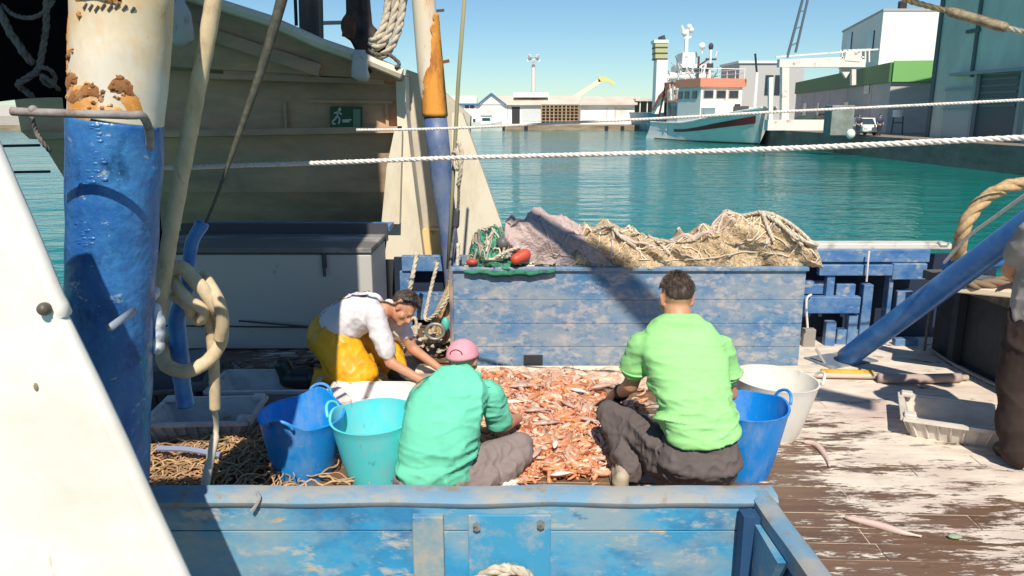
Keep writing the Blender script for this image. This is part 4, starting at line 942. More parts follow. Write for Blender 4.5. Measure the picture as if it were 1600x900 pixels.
MB().box(((bx0+bx1)/2,by0+.01,.808),(bx1-bx0+.03,.07,.03),bev=.006).build('top_rim', M_crate, T)
MB().box((A(833,562,by0).x,by0-.006,.075),(.15,.02,.075)).build('drain_slot', M_dark, T)
MB().box((bx0-.01,by0-.002,.4),(.03,.05,.8),bev=.004).build('corner_strip', mat('strip',(.12,.12,.2),[((.4,.3,.22),(9,9,4),.55,.08,1)],rough=.8), T)
# base board under bin (pale sill)
o = MB().box((.75,5.69,.02),(3.0,.13,.04),bev=.006).build('sill_board', M_cream); tag(o, 'pale worn board lying along the foot of the blue bin', 'board')

# ---- nets on the bin
def net_mat(nm, c1, c2, c3, th=.57):
    m = mat(nm, c1, [(c2,(9,9,9),.52,.08,2),(c3,(22,22,22),.58,.05,5),((c2[0]*.45,c2[1]*.4,c2[2]*.4),(60,60,60),th,.06,8)], rough=1.0, bump=.03, bscale=48, spec=.1, bdetail=3); return m
M_npink = net_mat('net_pink', (.54,.42,.39), (.44,.35,.33), (.58,.48,.45), .64)
M_ncream = net_mat('net_cream', (.62,.47,.29), (.46,.33,.19), (.70,.58,.42))
M_ngreen = net_mat('net_green', (.08,.30,.19), (.05,.16,.12), (.2,.4,.28))
def mound(name, xs_tops, yc, wy, m, lab, base=.80, over=-.005, seed=0., fold=.045, nx=120, ny=46, cat='net', grp='fishing nets piled on the blue bin'):
    """cloth of netting heaped on the bin; xs_tops = [(x, ztop)]"""
    xs_ = [p[0] for p in xs_tops]
    def top(x):
        for i in range(len(xs_tops)-1):
            if xs_tops[i][0] <= x <= xs_tops[i+1][0]:
                f_ = (x-xs_tops[i][0])/(xs_tops[i+1][0]-xs_tops[i][0]); f_ = f_*f_*(3-2*f_); return xs_tops[i][1]*(1-f_)+xs_tops[i+1][1]*f_
        return base
    def surf(u, v):
        x = xs_[0]+(xs_[-1]-xs_[0])*u; h = max(.02, top(x)-base); a = math.pi*v
        ex = .42
        y = yc-math.copysign(abs(math.cos(a))**.8, math.cos(a))*wy*(1+.10*math.sin(x*9+seed)); z = base-.02+h*math.sin(a)**ex
        p = P_(x,y,z); aa_ = x*.75+z*1.1; bb_ = -x*.45+z*.35; r1 = 1-abs(nz((aa_*1.7,bb_*.45,y*.6),3.6,seed)); r2 = 1-abs(nz((aa_*1.6,bb_*.5,y),9,seed+4)); 
        k = fold*(r1**3*1.2+.5*r2**3-.55)+.010*nz(p,26,seed)+.015*nz(p,3.5,seed+9); 
        nrm = P_(0,-math.cos(a),math.sin(a)); q = p+nrm*k*min(1,h*6)
        if v < .12 or v > .9: q.z = max(q.z, base-over+.01)
        return q
    vs = []; 
    for i in range(nx+1):
        for j in range(ny+1): vs.append(surf(i/nx, j/ny))
    fs = [(i*(ny+1)+j,(i+1)*(ny+1)+j,(i+1)*(ny+1)+j+1,i*(ny+1)+j+1) for i in range(nx) for j in range(ny)]
    T = thing(name, P_((xs_[0]+xs_[-1])/2, yc, base), lab, cat, grp)
    MB().add(vs, fs).build('net_body', m, T, smooth=True)
    return T, surf
Yn = 6.02
def prof_n(pts): return [(A(x,y,Yn).x, A(x,y,Yn).z) for x, y in pts]
def cords(T, surf, m, n, seed, r=(.004,.011), nm='cords', out=.008):
    random.seed(seed); b = MB()
    for k in range(n):
        u, v = random.uniform(.03,.95), random.uniform(.08,.6); du, dv = random.uniform(-.02,.02), random.uniform(-.05,.05); P = []
        rr_ = random.uniform(*r)
        for s_ in range(random.randint(8,26)):
            P.append(surf(min(.995,max(.005,u)), min(.9,max(.03,v)))+P_(0,-out,out*.8)); u += du; v += dv; du += random.uniform(-.008,.008); dv += random.uniform(-.025,.025)
            du = max(-.02,min(.02,du)); dv = max(-.06,min(.06,dv))
        b.tube(smooth(P, len(P)*3), rr_, 6)
    b.build(nm, m, T, smooth=True)
M_cordp = mat('cord_pink', (.66,.5,.45), island=.25, rough=1.0, bump=.003, bscale=90)
M_cordc = mat('cord_cream', (.78,.66,.5), island=.3, rough=1.0, bump=.003, bscale=90)
T, s_ = mound('fishing_net', prof_n([(778,412),(790,352),(812,344),(838,338),(865,346),(885,352),(905,362),(925,375),(950,392),(985,410)]), Yn+.05, .22, M_npink, 'dusty pink fishing net heaped on the left half of the blue bin', seed=2.1, fold=.08)
cords(T, s_, M_cordp, 9, 5, (.002,.005))
T, s_ = mound('fishing_net', prof_n([(885,408),(905,362),(925,356),(950,354),(970,362),(1005,365),(1040,372),(1075,366),(1105,358),(1130,343),(1155,337),(1180,340),(1205,345),(1232,360),(1250,370),(1264,384),(1272,410)]), Yn+.05, .22, M_ncream, 'cream yellow fishing net with thick cords heaped on the right half of the bin', seed=5.7, fold=.075, nx=180)
cords(T, s_, M_cordc, 60, 8, (.002,.006)); cords(T, s_, mat('cord_pinkgrey',(.6,.48,.42),rough=1), 9, 18, (.008,.014), 'thick_cords')
b = MB()
for path in ([(.52,.45),(.58,.5),(.64,.48),(.7,.5),(.76,.42),(.8,.3),(.84,.22),(.9,.12)],[(.72,.5),(.78,.45),(.86,.4),(.92,.3),(.96,.22)],[(.1,.4),(.16,.32),(.2,.2),(.26,.14)],[(.74,.52),(.76,.4),(.78,.25),(.8,.1)],[(.8,.5),(.88,.48),(.94,.42),(.97,.3),(.93,.2),(.86,.24)],[(.33,.5),(.36,.35),(.38,.2),(.4,.08)]):
    P = smooth([s_(u,v)+P_(0,-.02,.015) for u, v in path], 24); b.rope(P, .015)
b.build('draped_rope', M_rope, T, smooth=True)
T, s_ = mound('fishing_net', prof_n([(728,412),(738,378),(752,364),(768,360),(785,366),(800,378),(820,396),(860,412)]), Yn+.03, .23, M_ngreen, 'tangled green net with grey cords at the left end of the bin', seed=9.2, fold=.06, nx=70)
cords(T, s_, mat('cord_green',(.10,.36,.25),rough=.9,island=.3), 30, 9, (.002,.005)); cords(T, s_, mat('cord_mix',(.5,.42,.33),rough=.9,island=.5), 30, 29, (.004,.011), 'grey_cords', .014)
b = MB(); b.rope([A(760,414,5.78),A(775,402,5.75),A(795,392,5.76),A(812,386,5.8)], .014); b.build('loose_rope', M_rope, T, smooth=True)
b = MB(); b.capsule(A(786,380,5.86),A(800,376,5.95),.055,.055); o = b.build('dark_float', mat('float_dark',(.12,.11,.11),rough=.5), smooth=True); tag(o, 'round dark grey float poking out between green and pink nets', 'float')
b = MB(); b.capsule(A(806,405,5.76),A(820,398,5.80),.042,.048); o = b.build('red_float', mat('float_red',(.55,.08,.04),rough=.5,bump=.004,bscale=20), smooth=True); tag(o, 'red orange float resting under the pink net', 'float', 'red floats on the bin')
b = MB(); b.ball(A(738,409,5.80),(.05,.04,.028)); o = b.build('red_float', mat('float_red2',(.45,.07,.05),rough=.5), smooth=True); tag(o, 'small dark red float at the left corner of the bin', 'float', 'red floats on the bin')
b = MB(); ring = []
for i in range(25):
    x = A(725+i*6,412,5.77).x; dz = .022*nz((i*.31,2,0))+.012*nz((i*.9,0,0)); ring.append([P_(x,5.76+.02*nz((i*.5,0,3)),.80+dz-.01*math.sin(i/24*math.pi)),P_(x,5.755,.785+dz-.03*math.sin(i/24*math.pi)),P_(x,5.78,.79+dz),P_(x,5.84,.835+dz)])
o = b.loft(ring).build('green_cloth', mat('green_cloth',(.03,.20,.11),[((.02,.06,.05),(9,9,9),.58,.06,2)],rough=.9,bump=.01,bscale=40), smooth=True); tag(o, 'dark green net cloth hanging over the front left rim of the bin', 'net cloth')

# ---- our bulwark (back right) with blue rails and frames
T = thing('blue_bulwark', (3,6.5,0), 'battered blue timber bulwark with gaps at the back right of the deck', 'bulwark')
YB = 6.42
def Bp(x, y, dy=0): return A(x, y, YB+dy)
MB().box(((Bp(1255,385).x+Bp(1490,385).x)/2,YB+.10,Bp(1300,386).z), (Bp(1490,385).x-Bp(1255,385).x,.16,.05), bev=.01).build('cap_rail', mat('cap_white',(.66,.62,.56),[((.4,.36,.3),(6,6,6),.58,.06,2)],rough=.7), T)
def bar(x0, x1, y0, y1, dy, m=M_bluer, nm='rail', th=.07):
    a_, c_ = Bp(x0,y1,dy), Bp(x1,y0,dy); return MB().box(((a_.x+c_.x)/2,YB+dy+th/2,(a_.z+c_.z)/2), (c_.x-a_.x,th,c_.z-a_.z), bev=.008).build(nm, m, T)
bar(1262,1455,390,410,0,nm='rail',th=.09); bar(1280,1398,414,431,-.02,nm='rail'); bar(1394,1450,412,437,-.03,nm='rail')
bar(1254,1346,464,490,-.03,nm='rail'); bar(1290,1306,428,465,.0,nm='frame'); bar(1306,1338,444,464,.03,nm='frame'); bar(1340,1366,445,548,-.01,nm='frame',th=.1)
bar(1378,1398,430,548,.0,nm='frame',th=.1); bar(1398,1428,455,500,.04,nm='frame'); bar(1288,1308,503,545,-.02,nm='frame'); bar(1306,1345,515,542,.02,nm='frame'); bar(1322,1342,492,545,.0,nm='frame'); bar(1398,1436,530,545,-.03,nm='frame'); bar(1254,1276,515,545,-.05,mat('greybox',(.3,.28,.25),rough=.8),nm='block')
bar(1240,1300,440,460,.06,nm='frame')
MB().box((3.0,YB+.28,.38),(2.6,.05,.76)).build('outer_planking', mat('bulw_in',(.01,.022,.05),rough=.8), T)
MB().tube(smooth([Bp(1358,392,-.06),Bp(1356,415,-.07),Bp(1354,440,-.06)],8), .008, 6).build('lashing', M_ropew, T); b = MB(); b.tube(smooth([Bp(1262,512,-.1),Bp(1260,470,-.07),Bp(1268,460,-.06)],8), .01, 6); b.build('lashing', M_ropew, T)
MB().tube([Bp(1466,378,.02),Bp(1470,384,.02),Bp(1480,384,.02),Bp(1484,378,.02)], .01, 6).build('ring', mat('ringm',(.5,.5,.48),metal=.6,rough=.4), T)
# left part of our bulwark behind the locker
T = thing('blue_bulwark_gate', (-.85,7.1,0), 'blue bulwark section with dark gaps beside the orange rusted mast', 'bulwark')
YB2 = 7.0
def bar2(x0, x1, y0, y1, dy, m=M_bluer, nm='rail', th=.07):
    a_, c_ = A(x0,y1,YB2+dy), A(x1,y0,YB2+dy); return MB().box(((a_.x+c_.x)/2,YB2+dy+th/2,(a_.z+c_.z)/2), (c_.x-a_.x,th,c_.z-a_.z), bev=.006).build(nm, m, T)
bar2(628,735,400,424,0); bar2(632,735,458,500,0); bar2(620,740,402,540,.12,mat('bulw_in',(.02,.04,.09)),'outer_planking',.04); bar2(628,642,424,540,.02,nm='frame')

# right side bulwark: dark inner wall, pale top
T = thing('side_bulwark', (3.6,5.6,0), 'dark shaded side bulwark with tarred top on the right of the deck', 'bulwark')
q0 = G(1455,548); q1 = G(1562,602); dd = (q1-q0).normalized(); q2 = q0+dd*3.6
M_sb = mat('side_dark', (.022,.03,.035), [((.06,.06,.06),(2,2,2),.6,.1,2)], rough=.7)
nrm = P_(-dd.y, dd.x, 0); nrm = nrm if nrm.x > 0 else -nrm
MB().prism([q0,q2,q2+P_(0,0,.70),q0+P_(0,0,.70)], nrm*.1).build('inner_wall', M_sb, T)
MB().prism([q0-nrm*.16+P_(0,0,.64),q2-nrm*.16+P_(0,0,.64),q2-nrm*.16+P_(0,0,.71),q0-nrm*.16+P_(0,0,.71)], nrm*.40).build('top_plank', mat('side_top',(.10,.095,.085),[((.3,.26,.2),(3,3,3),.56,.08,2)],rough=.9,bump=.01,bscale=12), T)
for k in range(5): p = q0+dd*(.35+k*.7)-nrm*.04; MB().beam(p, p+P_(0,0,.62), .07,.07).build('stanchion', M_sb, T)
o = MB().box(G(1545,462,.73)+P_(.2,.1,.02),(.7,.35,.05),rz=-.5,bev=.01).build('sand_board', mat('sandb',(.62,.52,.38),rough=.9)); tag(o, 'pale sandy board lying on the dark side bulwark', 'board')
o = MB().tube(smooth([q0+P_(.02,-.05,.03)-nrm*.06,q0+dd*.5-nrm*.08+P_(0,0,.02),q0+dd*1.2-nrm*.06+P_(0,0,.02),q0+dd*1.7-nrm*.07+P_(0,0,.02)],20), .012, 6).build('waterway_pipe', mat('wwp',(.35,.34,.32),rough=.6)); tag(o, 'thin grey pipe along the foot of the dark side bulwark', 'pipe')
o = MB().rope([q0+dd*.1-nrm*.1+P_(0,0,.7),q0+dd*.12-nrm*.13+P_(0,0,.5),q0+dd*.09-nrm*.12+P_(0,0,.25),q0+dd*.12-nrm*.14+P_(0,0,.04)], .012).build('hanging_line', M_ropeg, smooth=True); tag(o, 'frayed grey line hanging down the dark side bulwark', 'rope')

# diagonal blue pipe
T = thing('blue_davit_pipe', G(1345,560), 'thick blue steel pipe leaning up to the right over the bulwark', 'pipe')
p0 = P_(2.72,5.95,.04); p1 = A(1604,352,4.55)
p1 = p0.lerp(p1, 1.0); p2 = p0.lerp(p1, 1.8)
MB().tube(smooth([p0,p1,p2],30), .083, 24).build('pipe', M_bluep, T, smooth=True)
MB().box(p0+P_(-.02,.06,-.035), (.5,.3,.012), rz=.4).build('foot_plate', mat('footp',(.14,.18,.24),[((.4,.36,.3),(6,6,6),.55,.08,1)],rough=.6), T)
b = MB(); b.tube(smooth([A(1476,410,5.0),A(1510,372,4.7),A(1560,335,4.4),A(1606,302,4.2)],14), .011, 8); b.build('conduit', M_ropew, T)
MB().tube([A(1325,566,5.9),A(1356,538,5.75)], .012, 8).build('stay_rod', mat('rodm',(.5,.48,.45),metal=.5,rough=.4), T)
o = MB().tube([A(1290,570,5.9),A(1275,545,5.95)], .012, 8).build('short_rod', mat('rodm',(.5,.48,.45),metal=.5,rough=.4)); tag(o,'short grey rod lying on deck beside the bin corner','rod')
o = MB().tube(smooth([A(1480,418,5.6),A(1530,412,5.4),A(1590,400,5.3),A(1660,396,5.2)],12), .06, 16).build('blue_pipe', M_bluep, smooth=True); tag(o, 'horizontal blue pipe behind the leaning blue pipe at the right', 'pipe')
# thick tan hawser loop right
T = thing('thick_hawser', A(1560,430,5.3), 'thick tan twisted hawser looping over the right bulwark', 'rope')
MB().rope([A(1500,440,5.6),A(1498,400,5.5),A(1504,362,5.4),A(1522,328,5.4),A(1552,302,5.4),A(1600,286,5.4),A(1680,290,5.4)], .05).build('loop', M_ropet, T, smooth=True)
MB().rope([A(1500,440,5.35),A(1530,446,5.3),A(1562,440,5.3),A(1590,432,5.3)], .04).build('lower_coil', mat('rope_brown',(.22,.15,.09),rough=.95), T, smooth=True)

for i,(ya_,xa_,xb_,lab) in enumerate(((228,-40,62,'upper thin dark line over the water at the far left'),(269,-30,78,'lower thin dark line over the water at the far left'))):
    o = MB().tube([A(xa_,ya_+1,7.6),A(xb_,ya_-1,8.3)], .014, 6).build('bow_line', M_dkst); tag(o, lab, 'rope', 'dark lines over the water at the far left')
# ---- ropes crossing the view
def cross_rope(name, p, Rr, m, lab, nm2=None):
    o = MB().rope(p, Rr).build(name, m, smooth=True); return tag(o, lab, 'rope')
cross_rope('mooring_rope', [A(236,262,4.6),A(300,261.5,4.6),A(390,258,4.55),A(520,254,4.5),A(700,247,4.4),A(900,242,4.2),A(1100,236.5,4.0),A(1300,229,3.8),A(1480,220.5,3.6),A(1700,210,3.4)], .0145, M_ropew, 'thick white twisted mooring rope stretching across the whole view')
cross_rope('thin_mooring_line', [A(557,203,5.4),A(650,202,5.35),A(740,199,5.3),A(900,191,5.2),A(1050,184,5.1),A(1200,175.5,5.0),A(1400,166,4.9),A(1560,158,4.8),A(1700,151,4.8)], .0095, M_ropew, 'thin white mooring line above the thick one')
o = MB().tube([A(727,-20,6.4),A(716,130,6.4),A(708,280,6.4),A(700,420,6.4)], .016, 8).build('vertical_line', mat('line_olive',(.30,.28,.16),rough=.9), smooth=True); tag(o, 'olive vertical line running down beside the orange rusted mast', 'rope')
# gear hanging at the line's lower end by the mast
T = thing('rope_tackle', A(705,330,6.4), 'rope tackle with block hanging beside the slender mast over the stern panel', 'tackle')
b = MB(); b.rope([A(716,220,6.35),A(722,245,6.33),A(716,265,6.33),A(708,250,6.35),A(712,235,6.3),A(720,262,6.3),A(716,290,6.35)], .02); b.build('knot', M_rope, T, smooth=True)
MB().rope([A(717,290,6.35),A(716,320,6.35),A(712,350,6.35),A(706,390,6.3),A(700,440,6.2),A(690,480,6.1),A(672,502,6.0)], .013).build('fall', M_ropeg, T, smooth=True)
MB().capsule(A(714,330,6.36),A(712,352,6.36),.025,.03).build('hook_block', M_dkst, T, smooth=True)
o = MB().rope([A(684,410,6.2),A(676,440,6.15),A(668,475,6.1),A(664,496,6.05),A(672,498,6.0),A(690,480,5.95),A(704,455,5.95),A(714,420,5.95),(A(716,380,6.0))], .017).build('hanging_bight', M_rope, smooth=True); tag(o, 'pale rope bight hanging between mast and blue bin', 'rope')
o = MB().rope([A(652,395,6.6),A(648,415,6.55),A(643,440,6.5),A(640,452,6.5)], .022).build('short_rope', M_rope, smooth=True); tag(o, 'short pale rope end hanging left of the mast foot', 'rope')
b = MB(); random.seed(4)
for k in range(16):
    x, y = random.uniform(640,705), random.uniform(505,545); P = []
    for j in range(6): P.append(A(x,y,random.uniform(6.0,6.5))); x += random.uniform(-16,16); y += random.uniform(-9,9)
    P = [P_(p.x, p.y, max(.02,min(.22,p.z))) for p in P]; b.rope(P, random.uniform(.01,.018))
o = b.build('rope_heap', M_rope, smooth=True); tag(o, 'heap of pale rope on deck at the left end of the blue bin', 'rope heap')
# cream net hung + turquoise float
ring = []
for (x0_,x1_,y) in ((700,712,440),(690,712,465),(678,711,490),(668,710,515),(664,708,535)):
    n_ = 10; row = [A(x0_+(x1_-x0_)*k/n_,y,6.05+.03*math.sin(k*2.1)) for k in range(n_+1)]; ring.append(row+[p+P_(0,.06,0) for p in row[::-1]])
o = MB().loft(ring).build('hanging_net', M_ncream, smooth=True); tag(o, 'cream net bunch hanging down left of the blue bin', 'net')
o = MB().ball(A(696,507,5.95), (.035,.03,.06)).build('turquoise_float', mat('turq',(.1,.5,.4),rough=.5), smooth=True); tag(o, 'small turquoise float on the hanging cream net', 'float')
T = thing('small_pulley', A(686,520,5.9), 'grey metal pulley lying by the rope heap', 'pulley')
MB().tube([A(672+14*math.cos(a)+8,518+12*math.sin(a),5.9) for a in [k*math.pi/8 for k in range(16)]], .014, 8, closed=True).build('wheel', mat('pul',(.3,.3,.28),rough=.5,metal=.5), T, smooth=True)

# top right stay rope and corner
T = thing('stay_tackle', A(1500,25,3.4), 'tan rope stay with bound splice crossing the top right corner', 'rope')
MB().rope([A(1400,-8,3.5),A(1430,4,3.5),A(1500,22,3.4),(A(1545,37,3.35))], .013).build('stay_rope', M_ropet, T, smooth=True)
MB().tube(smooth([A(1478,16,3.42),A(1520,28,3.38),A(1560,40,3.33),A(1575,44,3.32)],12), [.012]+[.021]*10+[.017,.012], 10).build('splice', mat('splice',(.2,.15,.1),[((.45,.35,.22),(40,40,40),.5,.1,1)],rough=.9), T, smooth=True)
MB().rope([A(1570,43,3.32),A(1600,50,3.3),A(1680,68,3.2)], .012).build('stay_end', M_rope, T, smooth=True)

# beige thick rope left, dark cable with blue hose, knot
YR = 2.95
T = thing('beige_fall_rope', A(240,525,YR), 'thick smooth beige rope slanting down past the blue mast', 'rope')
o = MB().tube(smooth([A(345,-60,YR),A(334,0,YR),A(318,90,YR),A(300,185,YR),(A(282,280,YR)),A(264,380,YR),A(250,470,YR),A(243,520,YR)],60), .030, 16).build('rope', M_ropeb, T, smooth=True); lump(o,.003,30)
T = thing('sheathed_cable', A(290,630,3.1), 'dark cable sleeved with blue hose hanging beside the rope knot', 'cable')
YC = 3.12
MB().tube(smooth([A(452,-60,YC),A(440,0,YC),A(408,110,YC),A(375,205,YC),A(345,290,YC),A(322,348,YC)],30), [.022]*6+[.022-.0008*i for i in range(20)]+[.007]*5, 10).build('cable', mat('cable_dark',(.06,.06,.045),[((.12,.11,.08),(30,30,30),.55,.1,1)],rough=.7), T, smooth=True)
o = MB().tube(smooth([A(317,348,YC),A(302,375,YC),A(296,405,YC),A(292,440,YC),A(284,475,YC),A(277,500,YC),A(280,540,YC),A(284,590,YC),A(290,635,YC)],50), [.027]*20+[.036]*31, 16).build('hose', M_bluep, T, smooth=True); lump(o,.004,22)
T = thing('knotted_rope', A(300,560,3.05), 'beige rope tied in a big loop knot around the blue hose', 'rope')
def P3(L_): return [A(x,y,3.06+dy) for x,y,dy in L_]
kn = MB().tube(smooth(P3([(270,425,0),(284,418,-.03),(300,434,-.05),(318,452,-.06),(335,475,-.05),(345,500,-.02),(345,530,0),(332,556,-.02),(308,575,-.06),(284,580,-.06),(262,572,-.05),(254,556,0),(260,540,.08),(270,532,.1)]),60), .029, 14).build('loop', M_ropeb, T, smooth=True); lump(kn,.003,30)
kn = MB().tube(smooth(P3([(318,432,.04),(330,450,-.03),(343,475,-.07),(348,505,-.06),(344,530,-.04)]),30), .026, 14).build('bight', M_ropeb, T, smooth=True)
kn = MB().tube(smooth(P3([(270,438,-.02),(278,450,-.07),(296,470,-.09),(318,485,-.07),(312,500,-.04),(300,492,-.03),(296,478,-.08),(272,462,-.05)]),40), .024, 14).build('wrap', M_ropeb, T, smooth=True); lump(kn,.004,30)
kn = MB().tube(smooth(P3([(326,490,.0),(332,540,.02),(335,590,.03),(336,640,.04)]),24), .023, 12).build('tail', M_ropeb, T, smooth=True)
kn = MB().tube(smooth(P3([(335,640,.04),(338,670,.1),(330,710,.05),(322,750,-.02),(318,782,-.06)]),24), [.012]*8+[.019]*17, 10).build('tail_end', mat('tail_w',(.66,.56,.42),rough=.95,bump=.004,bscale=60), T, smooth=True)
# ============================================================ tubs
def tub(name, c, r0, r1, h, m, label, group, tiltx=0, tilty=0, handles=((0,),(math.pi,)), oval=1.0, lip=.008, nrings=14, handle_z=.06, hm=None):
    """flexible trug: open truncated cone with raised lugs and looped handles"""
    T = thing(name, c, label, 'bucket', group)
    n = 64; M = Matrix.Rotation(tiltx, 3, 'X') @ Matrix.Rotation(tilty, 3, 'Y'); th = .006
    def top_extra(a): return handle_z*max(0, math.cos(a*2-2*handles[0][0]))**3 if handle_z else 0
    def ring(t, inset=0):
        vs = []
        for k in range(n):
            a = 2*math.pi*k/n; r = r0+(r1-r0)*t**.85-inset; z = h*t+top_extra(a)*t**3
            if t > .97: r += lip*.6
            vs.append(Vector(c)+M@Vector((r*math.cos(a)*oval, r*math.sin(a), z)))
        return vs
    rings = [ring(i/nrings) for i in range(nrings+1)]+[ring(1, th*2.2)]+[ring(i/nrings, th) for i in range(nrings-1, 0, -1)]+[[Vector(c)+M@Vector(((r0-th)*math.cos(2*math.pi*k/n)*oval,(r0-th)*math.sin(2*math.pi*k/n),.012)) for k in range(n)]]
    MB().loft(rings).build('body', m, T, smooth=True, ang=50)
    for (a0,) in handles:
        P = []
        for k in range(13):
            s_ = (k/12-.5)*2; a = a0+s_*.30; r = r1+.012+.014*(1-s_*s_); z = h+top_extra(a0)*.25+.055*(1-s_*s_)**.6
            P.append(Vector(c)+M@Vector((r*math.cos(a)*oval, r*math.sin(a), z)))
        MB().tube(smooth(P,24), .009, 10).build('handle', hm or m, T, smooth=True)
    return T
def plastic(nm, c, d_): return mat(nm, c, [(tuple(.72*v+.28*w_ for v, w_ in zip(c,(.55,.52,.46))),(7,7,3),.57,.10,2),(tuple(.55*v+.45*w_ for v, w_ in zip(c,(.5,.42,.35))),(24,24,60),.655,.03,7),((c[0]*.55+.02,c[1]*.5,c[2]*.5),(20,20,5),.655,.05,5)], rough=.42, bump=.003, bscale=16)
M_pb = plastic('plastic_blue', (.006,.27,.74), (.02,.30,.76)); M_pc = plastic('plastic_cyan', (.10,.70,.74), (.18,.74,.76)); M_pb2 = plastic('plastic_blue2', (.003,.24,.70), (.01,.27,.72))
M_pw = plastic('plastic_white', (.76,.73,.66), (.6,.54,.42))
tub('bucket', P_(-1.18,4.02,0), .160, .232, .36, M_pb, 'dark blue flexible bucket with raised handles left of the cyan one', 'buckets on the deck', tiltx=.05, tilty=.03, handles=((1.35,),(1.35+math.pi,)))
tub('bucket', P_(-.745,3.98,0), .17, .24, .36, M_pc, 'cyan turquoise bucket leaning beside the man in teal shirt', 'buckets on the deck', tiltx=.04, tilty=-.04, handles=((math.pi-.2,),), handle_z=.03)
# wire of the cyan bucket's bail
P = [P_(-.745,3.98,0)+P_(.236*math.cos(a),.236*math.sin(a),.335+.03*math.cos(a)) for a in [math.pi+.1+k*(math.pi-.2)/20 for k in range(21)]]
o = MB().tube(P, .0035, 6).build('bail_wire', M_dkst); o.parent = [q for q in bpy.data.objects if q.get('label','').startswith('cyan turquoise')][0]; o.location = Vector(o.location)-root_loc(o)
for v in (o,): pass
tub('bucket', P_(1.30,4.02,0), .150, .235, .40, M_pb2, 'bright blue bucket at the right side of the man in lime shirt', 'buckets on the deck', handles=((.25,),(.25+math.pi,)), handle_z=.02)
tub('bucket', P_(1.63,4.55,0), .17, .26, .37, M_pw, 'off white bucket standing behind the bright blue bucket', 'buckets on the deck', handles=((-.1,),), handle_z=.0, tilty=.05)

# ============================================================ crates
def crate(name, c, L_, Wd, h, rz, m, label, group, slope=.05, solid=False, cat='crate'):
    T = thing(name, c, label, cat, group); Mz = Matrix.Rotation(rz, 3, 'Z')
    def q(x, y, z): return Vector(c)+Mz@Vector((x, y, z))
    l0, w0 = L_/2-slope, Wd/2-slope; l1, w1 = L_/2, Wd/2; t = .014
    b = MB()
    def wall(pa, pb, pc, pd, inn): b.prism([pa,pb,pc,pd], Mz@Vector(inn))
    wall(q(-l0,-w0,0),q(l0,-w0,0),q(l1,-w1,h),q(-l1,-w1,h),(0,t,0)); wall(q(-l0,w0,0),q(l0,w0,0),q(l1,w1,h),q(-l1,w1,h),(0,-t,0))
    wall(q(-l0,-w0,0),q(-l0,w0,0),q(-l1,w1,h),q(-l1,-w1,h),(t,0,0)); wall(q(l0,-w0,0),q(l0,w0,0),q(l1,w1,h),q(l1,-w1,h),(-t,0,0))
    b.prism([q(-l0,-w0,.003),q(l0,-w0,.003),q(l0,w0,.003),q(-l0,w0,.003)], (0,0,.012))
    b.build('body', m, T)
    b = MB()
    rim = [q(-l1-.008,-w1-.008,h),q(l1+.008,-w1-.008,h),q(l1+.008,w1+.008,h),q(-l1-.008,w1+.008,h)]
    for i in range(4): b.beam(rim[i], rim[(i+1)%4], .03, .022)
    b.build('rim', m, T)
    if not solid:
        b = MB()
        for s_ in (-1,1):
            for k in range(9):
                x = -l0+2*l0*(k+.5)/9; b.beam(q(x,s_*(w0+.006),.01), q(x*l1/l0,s_*(w1+.006),h-.01), .012,.012)
            for k in range(6):
                y = -w0+2*w0*(k+.5)/6; b.beam(q(s_*(l0+.006),y,.01), q(s_*(l1+.006),y*w1/w0,h-.01), .012,.012)
        b.build('ribs', m, T)
        for (sx,sy) in ((-1,-1),(1,-1),(1,1),(-1,1)): MB().box(q(sx*(l1-.03),sy*(w1-.03),h+.018), (.07,.07,.03), rz=rz, bev=.008).build('stacking_lug', m, T)
    return T
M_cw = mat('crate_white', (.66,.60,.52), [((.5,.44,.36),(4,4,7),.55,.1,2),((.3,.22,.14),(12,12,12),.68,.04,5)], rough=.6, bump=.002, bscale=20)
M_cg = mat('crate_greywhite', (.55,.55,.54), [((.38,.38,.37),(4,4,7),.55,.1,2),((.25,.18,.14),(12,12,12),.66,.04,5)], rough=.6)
M_foam = mat('foam_white', (.80,.74,.70), [((.62,.5,.44),(3,3,6),.6,.08,2)], rough=.85, bump=.003, bscale=50)
crate('fish_crate', P_(2.84,4.55,0), .66, .46, .13, -.42, M_cw, 'empty off white plastic fish crate lying on the right of the deck', None)
# scrap on deck right of the crate
o = MB().prism([P_(3.0,4.30,.02),P_(3.2,4.36,.02),P_(3.2,4.15,.02),P_(3.10,4.02,.02),P_(3.0,4.1,.02)], (0,0,.02)).build('cardboard_scrap', mat('scrap',(.66,.55,.4),[((.4,.3,.2),(7,7,7),.56,.08,2)],rough=.9)); tag(o, 'torn pale cardboard piece beside the off white crate', 'scrap')
# left side crates in shade
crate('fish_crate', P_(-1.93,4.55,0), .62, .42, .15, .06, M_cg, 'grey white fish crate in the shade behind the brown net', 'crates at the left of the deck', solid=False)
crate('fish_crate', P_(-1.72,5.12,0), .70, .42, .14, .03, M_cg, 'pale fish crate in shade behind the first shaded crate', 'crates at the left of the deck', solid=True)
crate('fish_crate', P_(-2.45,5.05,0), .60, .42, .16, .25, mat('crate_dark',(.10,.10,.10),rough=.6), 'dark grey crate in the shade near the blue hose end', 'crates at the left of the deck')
crate('foam_box', P_(-.86,4.98,0), .78, .34, .11, -.02, M_foam, 'white foam fish box in front of the man in yellow trousers', None, slope=.015, solid=True, cat='box')
o = MB().box((-1.22,4.78,.085),(.26,.26,.17),rz=.5,bev=.02).build('foam_block', M_foam); tag(o, 'white foam block standing behind the dark blue bucket', 'box')
o = MB().box((-2.55,5.75,.06),(.5,.34,.12),rz=.3,bev=.01).build('grey_tray', mat('tray_g',(.2,.2,.19),rough=.8)); tag(o, 'grey tray on the shaded deck before the white locker', 'tray')
